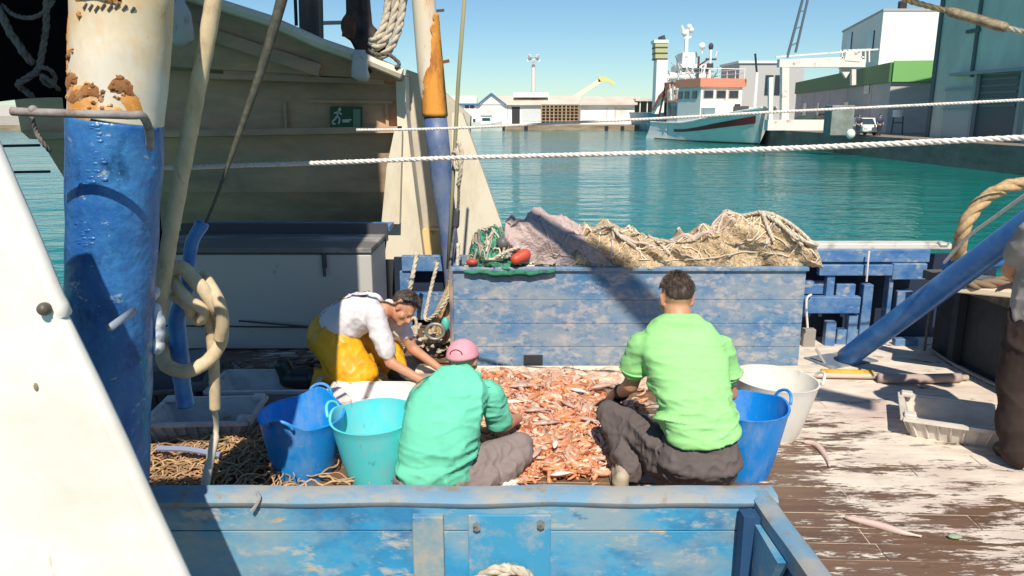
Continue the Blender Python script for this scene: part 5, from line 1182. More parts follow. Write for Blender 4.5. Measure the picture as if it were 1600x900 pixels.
b = MB(); random.seed(6)
for k in range(60): b.box((random.gauss(-1.75,.22),random.gauss(5.75,.10),random.uniform(.01,.07)), (random.uniform(.04,.12),random.uniform(.02,.06),.015), rz=random.uniform(0,3), rx=random.uniform(-.4,.4))
o = b.build('debris', mat('debris',(.16,.13,.11),island=.7,rough=.9)); tag(o, 'dark wet scraps littering the shaded deck by the locker', 'debris', kind='stuff')
# wooden planks by the yellow trousers
for i,(y_,x_) in enumerate(((5.36,-.45),(5.5,-.42),(5.22,-.40))):
    o = MB().box((x_,y_,.025+.002*i),(.85,.09,.05),rz=.03*i,bev=.006).build('loose_plank', mat('plank_loose',(.45,.38,.32),[((.25,.18,.13),(3,30,9),.5,.1,2)],rough=.8)); tag(o, ('middle','rear','front')[i]+' of three pale loose planks under the crouching man\'s hands', 'plank', 'loose planks on the deck')
# heap of net bottom left (knotted cord netting)
b = MB(); random.seed(9)
for k in range(190):
    x, y = random.uniform(-2.15,-1.22), random.uniform(3.6,4.4); P = []; a = random.uniform(0,6.3)
    for j in range(12): P.append(P_(x,y,.02+.05*math.exp(-((x+1.55)**2*5+(y-4.05)**2*6))+random.uniform(0,.05))); a += random.uniform(-.9,.9); x += .06*math.cos(a); y += .06*math.sin(a)
    b.tube(smooth(P,30), random.uniform(.003,.006), 5)
o = b.build('net_heap', mat('net_brown',(.50,.32,.17),[((.35,.2,.1),(25,25,25),.55,.08,2)],island=.35,rough=.95,bump=.004,bscale=80), smooth=True); tag(o, 'tan knotted net heaped on deck left of the dark blue bucket', 'net')
b = MB(); b.box((-1.7,4.0,.012),(1.0,.8,.02)); o = b.build('brown_mat', mat('brown_mat',(.28,.16,.08),[((.1,.06,.04),(12,12,12),.5,.1,2)],rough=.9,bump=.02,bscale=40)); tag(o, 'brown matted netting spread flat under the tan net heap', 'mat')
o = MB().tube(smooth([P_(-2.0,4.02,.14),P_(-1.8,3.98,.15),P_(-1.62,3.95,.13)],10), .017, 8).build('blue_grey_stick', mat('bgs',(.25,.28,.4),rough=.6)); tag(o, 'short blue grey tube lying on the tan net', 'tube')
# pole on deck with yellow tape
T = thing('deck_pole', P_(2.2,5.62,.03), 'long pale wooden pole with yellow wrapped section lying on deck', 'pole')
a_, c_ = G(1000,582,.03), G(1512,590,.03)
MB().tube([a_,c_], .022, 12).build('pole', mat('pole_wood',(.60,.5,.4),[((.42,.32,.25),(3,30,30),.52,.1,2)],rough=.7), T, smooth=True)
MB().tube([G(1283,583,.03),G(1364,586,.03)], .036, 12).build('yellow_wrap', mat('yellow_tape',(.75,.42,.03),[((.5,.25,.03),(20,9,9),.58,.06,2)],rough=.6), T, smooth=True)
MB().tube(smooth([G(1372,590,.04),G(1420,592,.045),G(1500,590,.04)],12), .036, 12).build('bound_cloth', mat('bcloth',(.42,.32,.28),rough=.9,bump=.01,bscale=30), T, smooth=True)

# ============================================================ the catch
random.seed(21)
def shrimp(b, c, s_, rz, flip):
    """one small crustacean: curved tapering segmented body with feelers"""
    Mz = Matrix.Rotation(rz, 3, 'Z') @ Matrix.Rotation(random.uniform(-.5,.5), 3, 'X') @ Matrix.Rotation(random.uniform(-.35,.35), 3, 'Y')
    P = []; rr = []
    for k in range(7):
        t = k/6; a = -1.0+2.0*t*flip; P.append(c+Mz@Vector((s_*(t-.5)*1.0, s_*.30*(1-(2*t-1)**2)*flip, 0))); rr.append(s_*(.045,.10,.105,.085,.07,.05,.075)[k])
    b.tube(P, rr, 5)
    if random.random() < .35:
        b.tube([P[0], P[0]+Mz@Vector((-s_*.5, s_*random.uniform(-.3,.3), s_*.15))], s_*.012, 3, cap=False)
        b.tube([P[1], P[1]+Mz@Vector((-s_*.3, -s_*random.uniform(.1,.5), -s_*.05))], s_*.02, 3, cap=False)
def inpile(x, y):
    # outline of the heap on the deck
    cx, cy = .12, 4.72; u = (x-cx)/.68; v = (y-cy)/.86
    return 1-(u*u+v*v)+.42*nz((x*2.3,y*2.3,3))+.15*nz((x*7,y*7,5))
MP = [mat('shrimp_%d' % i, c, [((c[0]*.75,c[1]*.6,c[2]*.5),(25,25,25),.55,.1,2)], island=.28, rough=.35) for i, c in enumerate(((.72,.31,.15),(.68,.38,.24),(.54,.20,.09),(.76,.54,.42)))]
b = MB(); cnt = 0
while cnt < 4800:
    x, y = random.uniform(-.65,.95), random.uniform(3.75,5.75); q = inpile(x, y)
    if q < 0: 
        if random.random() > .03: continue
    z = .012+.075*max(0,min(1,q*1.6))**.7*random.uniform(.55,1.0); g_ = nz((x*2.2,y*2.2,9)); 
    b.cur = random.choices((0,1,2,3), (4+6*max(0,g_),4,1.5+4*max(0,g_),4+9*max(0,-g_)))[0]
    shrimp(b, P_(x,y,z+.01), random.choice((random.uniform(.04,.09),random.uniform(.06,.12),random.uniform(.07,.20))), random.uniform(0,6.28), random.choice((-1,1))); cnt += 1
o = b.build('shrimp_pile', MP, smooth=True, recalc=False); tag(o, 'heap of orange pink shrimps and small catch sorted on the deck', 'catch', kind='stuff')
# under-heap mound
vs = []; n_ = 40
for i in range(n_+1):
    for j in range(n_+1):
        x = -.62+1.5*i/n_; y = 3.85+1.95*j/n_; q = inpile(x,y); vs.append(P_(x,y,-.01+.06*max(0,min(1,q*1.7))**.7+.012*nz((x*14,y*14,0))*(q > 0)))
o = MB().add(vs, [(i*(n_+1)+j,(i+1)*(n_+1)+j,(i+1)*(n_+1)+j+1,i*(n_+1)+j+1) for i in range(n_) for j in range(n_)]).build('catch_bed', mat('catch_bed',(.42,.20,.11),[((.6,.38,.26),(18,30,20),.5,.08,2),((.22,.1,.06),(30,30,30),.6,.05,4)],rough=.4,bump=.02,bscale=45), smooth=True); tag(o, 'packed orange brown layer of small catch under the shrimps', 'catch', kind='stuff')
# fishes and white squid on the heap
M_fw_ = mat('squid_white', (.80,.74,.68), [((.7,.5,.45),(14,14,14),.58,.08,2)], rough=.3); M_fg = mat('fish_pinkgrey', (.60,.40,.33), [((.42,.28,.22),(18,18,18),.55,.1,2)], rough=.3)
def fish(x, y, L_, rz, m, lab, nm, cat, grp, z=.115, w_=.3):
    b = MB(); Mz = Matrix.Rotation(rz, 3, 'Z'); rings = []
    for k in range(12):
        t = k/11; wd = L_*w_*.5*max(.06, math.sin(math.pi*min(1,t*1.08+.04))**.8) if t < .88 else L_*w_*.5*(.18+(t-.88)*5)
        th = wd*.55 if t < .85 else L_*.012
        rings.append([P_(x,y,z)+Mz@Vector((L_*(t-.5), wd*math.cos(a), th*math.sin(a)+L_*.04*math.sin(t*3))) for a in [q*math.pi/5 for q in range(10)]])
    b.loft(rings); o = b.build(nm, m, smooth=True); tag(o, lab, cat, grp); return o
gp_ = 'white squid on the heap of catch'
fish(*G(803,627,.12).xy[:], .14, .1, M_fw_, 'white squid near the teal man\'s right shoulder on the heap', 'squid', 'squid', gp_)
fish(*G(868,692,.12).xy[:], .12, 1.4, M_fw_, 'white squid lying upright in the middle front of the heap', 'squid', 'squid', gp_)
fish(*G(878,738,.06).xy[:], .13, .2, M_fw_, 'white squid at the front edge of the heap', 'squid', 'squid', gp_, z=.05)
fish(*G(905,610,.12).xy[:], .15, -.6, M_fw_, 'pale squid at the back right of the heap near the elbow', 'squid', 'squid', gp_)
gp_ = 'pinkish fishes on the heap of catch'
for i,(px_,py_,L_,rz_,lab) in enumerate(((945,602,.22,.35,'pinkish fish by the lime man\'s left elbow'),(840,640,.18,.1,'pinkish fish in the middle of the heap'),(855,660,.2,.15,'pink fish just below the middle of the heap'),(820,602,.24,.08,'long pink fish at the back left of the heap'),(920,655,.17,-.5,'pink fish at the right of the heap near the dark knee'),(840,705,.15,1.2,'small pink fish near the teal man\'s knee'),(885,630,.16,2.2,'small pink fish at the centre back of the heap'))):
    fish(*G(px_,py_,.12).xy[:], L_, rz_, M_fg, lab, 'fish', 'fish', gp_, w_=.26)
# thin layer of fish skins / nets at the foot of the bin
b = MB(); random.seed(31)
for k in range(150):
    x, y = random.uniform(-.42,.95), random.uniform(5.30,5.64); P = []; a = random.gauss(0,.25)
    for j in range(5): P.append(P_(x,y,random.uniform(.015,.06))); x += .06*math.cos(a); y += .06*math.sin(a)*.5; a += random.gauss(0,.3)
    b.tube(smooth(P,10), [.006+.016*math.sin(math.pi*i/10) for i in range(11)], 6)
o = b.build('pale_scraps', mat('pale_scraps',(.66,.50,.38),[((.5,.3,.2),(12,12,12),.55,.1,2)],island=.3,rough=.6), smooth=True); tag(o, 'pale fish scraps spread along the foot of the blue bin', 'scraps', kind='stuff')
# little scraps over the right deck
for i,(pts,lab) in enumerate((([(1255,690),(1275,695),(1290,712),(1296,728)],'pink limp strip of fish on deck right of the white bucket'),([(1320,808),(1370,820),(1410,832),(1440,838)],'long pink fish strip lying on the bare planks'))):
    P = [G(x,y,.012) for x, y in pts]; o = MB().tube(smooth(P,14), [.006+.014*math.sin(math.pi*min(1,(k+1)/13)) for k in range(15)], 8).build('fish_strip', mat('fishstrip',(.62,.46,.40),rough=.4), smooth=True); tag(o, lab, 'fish scrap', 'pink strips on the deck')
o = MB().ball(G(1492,838,.012), (.035,.02,.01)).build('green_scrap', mat('green_sc',(.30,.36,.24),rough=.7), smooth=True); tag(o, 'tiny green scrap on the painted deck at the right', 'scrap')
b = MB(); b.tube([G(803,764,.03)+P_(.03*math.cos(a),.03*math.sin(a),.0) for a in [k*math.pi/6 for k in range(12)]], .014, 8, closed=True); b.ball(G(803,762,.03),(.02,.02,.03)); o = b.build('white_ring', M_fw_, smooth=True); tag(o, 'small white ring lying in front of the teal man\'s foot', 'ring')

# ============================================================ people
def cloth(nm, c, d_, rough=.85): return mat(nm, c, [(d_,(5,5,5),.55,.15,2),(tuple(v*.80 for v in c),(3.5,3.5,2.2),.61,.07,6)], rough=rough, bump=.008, bscale=18, spec=.15, bdetail=9)
M_skin = mat('skin_tan', (.56,.28,.16), [((.50,.20,.12),(6,6,6),.58,.12,2),((.62,.35,.22),(18,18,18),.62,.06,4)], rough=.5, bump=.0015, bscale=60)
M_lime = cloth('cloth_lime', (.32,.68,.25), (.35,.72,.30)); M_teal = cloth('cloth_teal', (.15,.60,.40), (.18,.64,.45)); M_gtr = cloth('cloth_grey', (.14,.115,.11), (.12,.10,.095))
M_wsh = cloth('cloth_white', (.74,.70,.70), (.66,.62,.64)); M_yel = mat('oilskin_yellow', (.80,.42,.01), [((.66,.30,.01),(5,5,5),.55,.12,2),((.35,.2,.05),(9,9,9),.68,.04,5)], rough=.45, bump=.002, bscale=14)
M_pink = mat('cap_pink', (.86,.36,.42), [((.78,.28,.34),(8,8,8),.55,.15,2)], rough=.8, bump=.001, bscale=120)
M_boot = mat('boot_black', (.02,.025,.02), rough=.35); M_hairb = mat('hair_dark', (.035,.025,.02), [((.10,.075,.06),(60,60,8),.52,.08,2)], rough=.6, bump=.006, bscale=120); M_hairg = mat('hair_brown', (.045,.028,.02), [((.12,.085,.065),(70,70,12),.55,.08,2)], rough=.7, bump=.006, bscale=130)
M_shoe = mat('shoe_beige', (.45,.38,.28), [((.2,.16,.12),(9,9,9),.58,.06,2)], rough=.7); M_shoeg = mat('shoe_grey', (.13,.12,.12), [((.28,.26,.24),(9,9,9),.58,.06,2)], rough=.7)
def vL(*a): return [Vector(p) for p in a]
def torso(b, rings, n=28):
    """rings: (centre, half width, half depth, lateral axis, depth axis)"""
    R_ = []
    for (c, wx, wy, ax, ay) in rings:
        ax = Vector(ax).normalized(); ay = Vector(ay).normalized(); row = []
        for k in range(n):
            a = 2*math.pi*k/n; ca, sa_ = math.cos(a), math.sin(a); e = .82
            row.append(Vector(c)+ax*wx*math.copysign(abs(ca)**e, ca)+ay*wy*math.copysign(abs(sa_)**e, sa_))
        R_.append(row)
    b.loft(R_)
def wr(amp, folds, seed, aniso=(1,1,1)):
    """cloth wrinkles: ridged noise stretched along the body"""
    def f_(p, n_):
        q = Vector((p.x*aniso[0], p.y*aniso[1], p.z*aniso[2]))
        r_ = 1-abs(nz(q, folds, seed)); r2 = 1-abs(nz(q, folds*2.3, seed+5))
        mk = max(.2, min(1.15, .62+1.9*nz(p, 2.6, seed+20)))
        return amp*mk*(r_**5*1.5+.45*r2**5-.38)
    return f_
def hand(b, wrist, d, palm_n, s_=1.0, curl=.5):
    """palm with five unequal bent fingers"""
    d = Vector(d).normalized(); pn = Vector(palm_n).normalized(); sd_ = d.cross(pn).normalized()
    w0 = Vector(wrist); 
    b.capsule(w0, w0+d*.05*s_, .026*s_, .030*s_); b.capsule(w0+d*.04*s_-sd_*.018*s_, w0+d*.085*s_-sd_*.028*s_, .017*s_, .012*s_); b.capsule(w0+d*.04*s_+sd_*.018*s_, w0+d*.085*s_+sd_*.026*s_, .017*s_, .012*s_)
    for k, (off, L_) in enumerate(((-.030,.060),(-.010,.075),(.011,.070),(.030,.055))):
        p = w0+(d*.085+sd_*off)*s_; dd = d.copy()
        for j in range(3):
            dd = (dd-pn*curl*.6).normalized(); q = p+dd*L_*s_*(.45,.32,.23)[j]; b.capsule(p, q, (.0095-.001*j)*s_, (.0088-.001*j)*s_, 10); p = q
    p = w0+(d*.03-sd_*.028)*s_; dd = (d*.7-sd_*.7-pn*.2).normalized(); q = p+dd*.035*s_; b.capsule(p, q, .012*s_, .0105*s_, 10); b.capsule(q, q+(dd+d*.5-pn*.3).normalized()*.028*s_, .0105*s_, .009*s_, 10)
def head(T, c, face, up, s_=1.0):
    """returns a matrix taking head coords (x right, y forward(face), z up) to the world"""
    f_ = Vector(face).normalized(); u = Vector(up); r = f_.cross(u).normalized(); u = r.cross(f_).normalized()
    M = Matrix((r, f_, u)).transposed(); return M, Vector(c)
def head_geo(b, M, c, s_=1.0):
    def q(x, y, z): return c+M@Vector((x, y, z))*s_
    b.ball(q(0,-.012,.03), (.074*s_,.092*s_,.088*s_), 20, 14, M); b.ball(q(0,.022,-.035), (.058*s_,.066*s_,.075*s_), 18, 12, M)
    b.capsule(q(0,.075,-.085), q(0,.06,-.07), .026*s_, .035*s_)   # chin
    b.capsule(q(0,.085,.005), q(0,.108,-.028), .010*s_, .016*s_); b.ball(q(0,.098,-.034), (.019*s_,.012*s_,.010*s_), 10, 8, M)
    b.capsule(q(-.03,.078,.022), q(.03,.078,.022), .013*s_, .013*s_)   # brow
    b.capsule(q(-.02,.088,-.062), q(.02,.088,-.062), .007*s_, .007*s_); b.capsule(q(-.017,.086,-.073), q(.017,.086,-.073), .008*s_, .008*s_)
    for e in (-1,1):
        b.ball(q(e*.077,-.005,-.008), (.010*s_,.020*s_,.032*s_), 10, 8, M); b.ball(q(e*.083,-.012,.008), (.010*s_,.012*s_,.014*s_), 8, 6, M)
        b.ball(q(e*.045,.05,-.03), (.025*s_,.025*s_,.025*s_), 10, 8, M)
def eyes(T, M, c, body, s_=1.0):
    for e in (-1,1):
        MB().ball(c+M@Vector((e*.029,.0745,.002))*s_, .0095*s_, 12, 8).build('eye', mat('eye_dark',(.16,.12,.10),rough=.3), T, smooth=True)
def hair(T, M, c, m, s_=1.0, strands=650, back=-.075, puff=.012, rag=.006, seed=0, crown=True, front=.045):
    b = MB(); vs = []; nu, nv = 48, 24; 
    for i in range(nv+1):
        th = math.pi*.5*1.45*i/nv
        for k in range(nu):
            ph = 2*math.pi*k/nu; fr = math.sin(ph)   # +y = face
            lim = (1.02 if fr > .35 else 1.62+.55*max(0,-fr)) if True else 2
            if abs(math.cos(ph)) > .75 and fr > -.45: lim = 1.38
            if fr > .35: lim = 1.02
            t_ = min(th, lim); rr_ = Vector(((.074+puff)*math.sin(t_)*math.cos(ph), -.012+(.092+puff)*math.sin(t_)*math.sin(ph), .03+(.088+puff)*math.cos(t_)))
            if t_ > 1.5: rr_.y += 0.01*(t_-1.5); rr_.x *= 1-.12*(t_-1.5)
            if th > lim: rr_ = Vector((rr_.x*.9, -.012+(rr_.y+.012)*.9, rr_.z+.003))
            p = Vector(rr_); n_ = p.normalized(); p += n_*rag*nz(p, 70, seed)*1.4
            vs.append(c+M@p*s_)
    b.add(vs, [(i*nu+k, i*nu+(k+1)%nu, (i+1)*nu+(k+1)%nu, (i+1)*nu+k) for i in range(nv) for k in range(nu)])
    o = b.build('hair', m, T, smooth=True)
    # short strands for a broken outline
    b = MB(); random.seed(seed)
    for k in range(strands):
        th = random.uniform(0,1.5); ph = random.uniform(0,6.28); fr = math.sin(ph)
        lim = 1.0 if fr > .3 else (1.3 if abs(math.cos(ph)) > .75 and fr > -.45 else 2.0)
        if th > lim: continue
        n_ = Vector((math.sin(th)*math.cos(ph), math.sin(th)*math.sin(ph), math.cos(th))); p = Vector(((.074+puff)*n_.x, -.012+(.092+puff)*n_.y, .03+(.088+puff)*n_.z))
        t_ = Vector((random.uniform(-.18,.18), random.uniform(-.18,.18), -.6)); t_ = (t_-n_*t_.dot(n_)*1.0+n_*.13).normalized()*random.uniform(.014,.026)
        a_ = c+M@p*s_; q = c+M@(p+t_)*s_; b.tube([a_, a_.lerp(q,.5)+M@n_*.002, q], [.0018,.0014,.0004], 3, cap=False)
    if b.v: b.build('hair_strands', m, T)
def neckless(): pass

# ---------- man in lime shirt, kneeling, back to us
T = thing('person', P_(.9,3.8,0), 'man in lime green t-shirt squatting with his back to the camera', 'person')
Hc = A(1057,467,4.02); M_, Hc = head(T, Hc, (-.10,.93,-.42), (0,.42,.93))
Lsh, Rsh = P_(.685,3.92,.80), P_(1.11,3.92,.79)
Lel, Rel = A(985,602,4.0), A(1140,615,4.02)
Lwr, Rwr = P_(.60,4.36,.30), P_(1.08,4.42,.28)
b = MB(); head_geo(b, M_, Hc, 1.1); b.capsule(Hc+P_(0,-.03,-.06), P_(.90,3.94,.82), .072, .09)
def trunk(b, e=0):
    torso(b, [(P_(.975,3.70,.16),.15+e,.12+e,(1,.05,0),(0,1,.1)),(P_(.975,3.70,.26),.185+e,.14+e,(1,.05,0),(0,1,.15)),(P_(.965,3.73,.40),.180+e,.145+e,(1,.05,0),(0,1,-.1)),(P_(.945,3.80,.56),.178+e,.135+e,(1,.05,0),(0,1,-.3)),(P_(.915,3.88,.70),.200+e,.125+e,(1,.03,0),(0,1,-.35)),(P_(.90,3.92,.80),.185+e,.10+e,(1,0,0),(0,1,-.35)),(P_(.895,3.95,.865),.10+e,.07+e,(1,0,0),(0,1,-.3))])
trunk(b, -.022)
b.capsule(Lsh+P_(.02,0,-.035), Lel, .045, .045); b.capsule(Lel, Lwr, .045, .029); b.capsule(Rsh+P_(-.02,0,-.035), Rel, .045, .045); b.capsule(Rel, Rwr, .045, .029)
hand(b, Lwr, (-.15,.7,-.5), (0,.4,.9)); hand(b, Rwr, (-.4,.7,-.5), (0,.4,.9))
Lhip, Rhip = P_(.88,3.70,.20), P_(1.07,3.70,.20); Lkn, Lan = A(955,646,4.15), P_(.64,3.86,.09); Rkn, Ran = P_(1.02,4.12,.09), P_(1.13,3.72,.07)
b.capsule(Lhip, Lkn, .09, .06); b.capsule(Lkn, Lan, .056, .038); b.capsule(Rhip, Rkn, .09, .06); b.capsule(Rkn, Ran, .055, .04)
b.capsule(Lan, P_(.60,3.97,.05), .035,.03); b.capsule(Ran, P_(1.12,3.66,.05), .035,.03)
fuse(b, 'body', M_skin, T, .009, 5); eyes(T, M_, Hc, None, 1.1)
hair(T, M_, Hc, M_hairg, 1.1, 1100, puff=.008, rag=.0025, seed=3)
b = MB()
torso(b, [(P_(.985,3.70,.375),.200,.165,(1,.05,.10),(0,1,.15)),(P_(.97,3.72,.43),.200,.163,(1,.05,0),(0,1,0)),(P_(.96,3.75,.48),.200,.162,(1,.05,0),(0,1,-.1)),(P_(.945,3.80,.56),.200,.153,(1,.05,0),(0,1,-.3)),(P_(.915,3.87,.70),.225,.143,(1,.03,0),(0,1,-.35)),(P_(.90,3.91,.79),.232,.12,(1,0,0),(0,1,-.35)),(P_(.897,3.93,.85),.195,.10,(1,0,0),(0,1,-.3)),(P_(.897,3.94,.90),.145,.088,(1,0,0),(0,1,-.3)),(P_(.895,3.955,.945),.090,.078,(1,0,0),(0,1,-.3))])
for (s_, e_) in ((Lsh, Lel), (Rsh, Rel)):
    dlt = (e_-s_); b.capsule(s_+P_(0,0,-.022), s_+dlt*.40, .068, .073); b.capsule(s_+dlt*.35, s_+dlt*.56, .074, .082)
b.capsule(P_(.83,3.92,.85),P_(.70,3.92,.780),.050,.062); b.capsule(P_(.97,3.92,.85),P_(1.09,3.92,.775),.050,.062)
fold = wr(.009, 5.5, 2, (.7,.7,1.6)); fold2 = wr(.016, 5, 8, (.45,.6,2.6))
fold3 = wr(.008, 13, 18, (.35,.6,1.5))
sh = fuse(b, 'shirt', M_lime, T, .008, 22, disp=lambda p, n_: fold3(p,n_)*max(.35,min(1,(.75-p.z)*4))+fold(p, n_)*.8+fold2(p, n_)*2.2*max(.15,min(1,(.68-p.z)*5)))
for s_, e_ in ((Lsh, Lel), (Rsh, Rel)):
    c_ = s_+(e_-s_)*.60; d_ = (e_-s_).normalized(); u_ = d_.cross(P_(0,1,0)).normalized(); v_ = d_.cross(u_)
    MB().tube([c_+(u_*math.cos(a)+v_*math.sin(a))*.080 for a in [k*math.pi/10 for k in range(20)]], .006, 6, closed=True).build('sleeve_hem', M_lime, T, smooth=True)
b = MB(); torso(b, [(P_(.975,3.71,.15),.15,.12,(1,.05,0),(0,1,.1)),(P_(.98,3.68,.24),.215,.168,(1,.05,0),(0,1,.15)),(P_(.975,3.71,.37),.172,.135,(1,.05,0),(0,1,-.05))])
b.capsule(Lhip, Lhip.lerp(Lkn,.5), .115,.10); b.capsule(Lhip.lerp(Lkn,.5), Lkn, .10, .082); b.capsule(Lkn, Lan+P_(0,0,.02), .080, .068); b.capsule(Rhip, Rkn, .115, .085); b.capsule(Rkn, Ran+P_(0,.03,.01), .08, .065)
b.capsule(Lhip+P_(0,0,-.05), Lkn+P_(.05,-.08,-.08), .09,.06)
f3a = wr(.017, 6, 5, (1.2,1.0,1.2)); f3b = wr(.008, 15, 6); f3 = lambda p, n_: f3a(p,n_)+f3b(p,n_)
fuse(b, 'trousers', M_gtr, T, .010, 5, disp=f3)
b = MB(); b.capsule(P_(.585,3.80,.045), P_(.60,3.97,.04), .047,.045); b.capsule(P_(.59,3.79,.075), P_(.61,3.88,.10), .04,.045); fuse(b, 'shoe', M_shoe, T, .01, 5)
MB().prism([P_(.545,3.765,.0),P_(.63,3.765,.0),P_(.635,3.765,.018),P_(.54,3.765,.018)],(0,.26,0)).build('sole', M_shoeg, T)
b = MB(); b.capsule(P_(1.10,3.66,.05), P_(1.19,3.60,.10), .045,.045); b.capsule(P_(1.19,3.60,.10), P_(1.245,3.585,.085), .045,.036); fuse(b, 'shoe', M_shoeg, T, .01, 5)
# gloves dark on forearm
b = MB(); b.capsule(Lel.lerp(Lwr,.45), Lwr, .050, .040); hand(b, Lwr, (-.15,.7,-.5), (0,.4,.9), 1.12); fuse(b, 'glove', M_boot, T, .008, 3)
b = MB(); b.capsule(Rel.lerp(Rwr,.2), Rwr, .050, .040); hand(b, Rwr, (-.4,.7,-.5), (0,.4,.9), 1.12); fuse(b, 'glove', M_boot, T, .008, 3)

# ---------- man in teal shirt sitting, pink cap
T = thing('person', P_(-.36,3.85,0), 'man in teal shirt and pink cap sitting on deck, seen from behind', 'person')
Hc = A(724,563,4.09); M_, Hc = head(T, Hc, (.30,.88,-.30), (.03,.32,.94))
Lsh, Rsh = A(658,612,3.95), A(768,612,3.98)
Rel = A(782,668,4.08); Rwr = P_(.04,4.36,.18); Lel = P_(-.56,4.16,.30); Lwr = P_(-.28,4.42,.16)
b = MB(); head_geo(b, M_, Hc, .97); b.capsule(Hc+P_(-.01,-.03,-.05), P_(-.32,3.98,.54), .060, .07)
def trunk2(b, e=0):
    torso(b, [(P_(-.40,3.76,.05),.175+e,.13+e,(1,.1,0),(0,1,0)),(P_(-.405,3.77,.14),.188+e,.145+e,(1,.1,0),(0,1,-.1)),(P_(-.40,3.80,.26),.182+e,.14+e,(1,.1,0),(0,1,-.25)),(P_(-.37,3.86,.39),.188+e,.13+e,(1,.08,0),(0,1,-.35)),(P_(-.335,3.93,.50),.19+e,.115+e,(1,.08,0),(0,1,-.45)),(P_(-.32,3.97,.565),.12+e,.075+e,(1,.05,0),(0,1,-.45)),(P_(-.31,3.99,.60),.07+e,.06+e,(1,0,0),(0,1,-.45))])
trunk2(b)
b.capsule(Lsh, Lel, .052, .042); b.capsule(Lel, Lwr, .042, .028); b.capsule(Rsh, Rel, .052, .043); b.capsule(Rel, Rwr, .043, .028)
hand(b, Lwr, (.3,.7,-.4), (0,.4,.9)); hand(b, Rwr, (-.4,.7,-.3), (0,.4,.9))
Rhip, Rkn, Ran = P_(-.27,3.84,.10), A(812,697,4.02), P_(-.09,3.83,.05); Lhip, Lkn, Lan = P_(-.52,3.86,.10), P_(-.50,4.24,.16), P_(-.25,4.10,.05)
b.capsule(Rhip, Rkn, .085, .06); b.capsule(Rkn, Ran, .055, .036); b.capsule(Lhip, Lkn, .085,.06); b.capsule(Lkn, Lan, .055,.036)
b.capsule(Ran, P_(-.0,3.80,.035), .03,.03); b.capsule(Lan, P_(-.14,4.05,.03), .03,.03)
fuse(b, 'body', M_skin, T, .009, 5); eyes(T, M_, Hc, None, .97)
hair(T, M_, Hc, mat('hair_grey',(.30,.26,.23),[((.5,.46,.42),(60,60,9),.52,.08,2)],rough=.8,bump=.004,bscale=120), .965, 0, puff=.003, seed=6)
b = MB(); torso(b, [(P_(-.395,3.74,.055),.13,.10,(1,.1,0),(0,1,0)),(P_(-.405,3.76,.12),.19,.15,(1,.1,0),(0,1,-.1)),(P_(-.40,3.79,.24),.205,.162,(1,.1,0),(0,1,-.25)),(P_(-.37,3.86,.39),.21,.152,(1,.08,0),(0,1,-.35)),(P_(-.335,3.93,.50),.21,.137,(1,.08,0),(0,1,-.45)),(P_(-.32,3.965,.575),.145,.10,(1,.05,0),(0,1,-.45)),(P_(-.31,3.985,.635),.075,.068,(1,0,0),(0,1,-.45))])
b.capsule(Lsh+P_(.06,0,0), Lsh+P_(.01,0,-.02), .06,.064); b.capsule(Rsh-P_(.06,0,0), Rsh+P_(-.01,0,-.02), .06,.066)
b.capsule(Rsh+P_(0,0,-.02), Rsh.lerp(Rel,.75), .066, .074); b.capsule(Lsh+P_(0,0,-.02), Lsh.lerp(Lel,.75), .066, .072)
b.capsule(A(700,600,3.99), A(742,590,4.03), .035,.035)
f4_ = wr(.011, 4.5, 12, (1,1,.9)); f4b = wr(.018, 5, 15, (.6,.6,2.2)); f4c = wr(.007, 12, 19, (.4,.6,1.4)); f4 = lambda p, n_: f4c(p,n_)*.8+f4_(p,n_)+f4b(p,n_)*max(.1,min(1,(.34-p.z)*6))
fuse(b, 'shirt', M_teal, T, .009, 16, disp=f4)
b = MB(); P = []; 
b.tube(smooth([A(650,600,3.86),A(672,588,3.90),A(705,590,3.92),A(735,597,3.93),A(765,606,3.93)],20), .0035, 5); b.build('shoulder_seam', mat('seam_dark',(.02,.16,.10),rough=.9), T)
b = MB(); b.tube(smooth([Hc+M_@Vector((-.07,.0,-.085)),Hc+M_@Vector((-.05,-.06,-.092)),Hc+M_@Vector((0,-.085,-.095)),Hc+M_@Vector((.05,-.06,-.092)),Hc+M_@Vector((.07,0,-.085))],16), .014, 8); b.build('collar', M_teal, T, smooth=True)
b = MB(); torso(b, [(P_(-.40,3.78,.0),.205,.16,(1,.1,0),(0,1,0)),(P_(-.40,3.78,.10),.212,.165,(1,.1,0),(0,1,-.1))])
b.capsule(Rhip+P_(0,-.02,0), Rkn, .108,.078); b.capsule(Rhip+P_(.02,-.07,-.04), P_(-.12,3.80,.07), .08,.065); b.capsule(Rkn, Ran+P_(.02,0,.01), .076,.062); b.capsule(Rkn+P_(.01,-.03,-.03), P_(-.03,3.84,.08), .07,.06); b.capsule(Lhip, Lkn, .10,.078); b.capsule(Lkn, Lan, .075,.06)
fuse(b, 'trousers', mat('cloth_grey_light', (.27,.215,.205), [((.22,.18,.17),(5,5,5),.55,.15,2)], rough=.9, bump=.004, bscale=26, spec=.2), T, .010, 5, disp=lambda p, n_: wr(.014, 6.5, 25)(p,n_)+wr(.007, 15, 26)(p,n_))
b = MB(); b.capsule(P_(-.06,3.80,.035), P_(.0,3.80,.035), .032,.03); fuse(b, 'foot_sole', M_fw_, T, .008, 3)
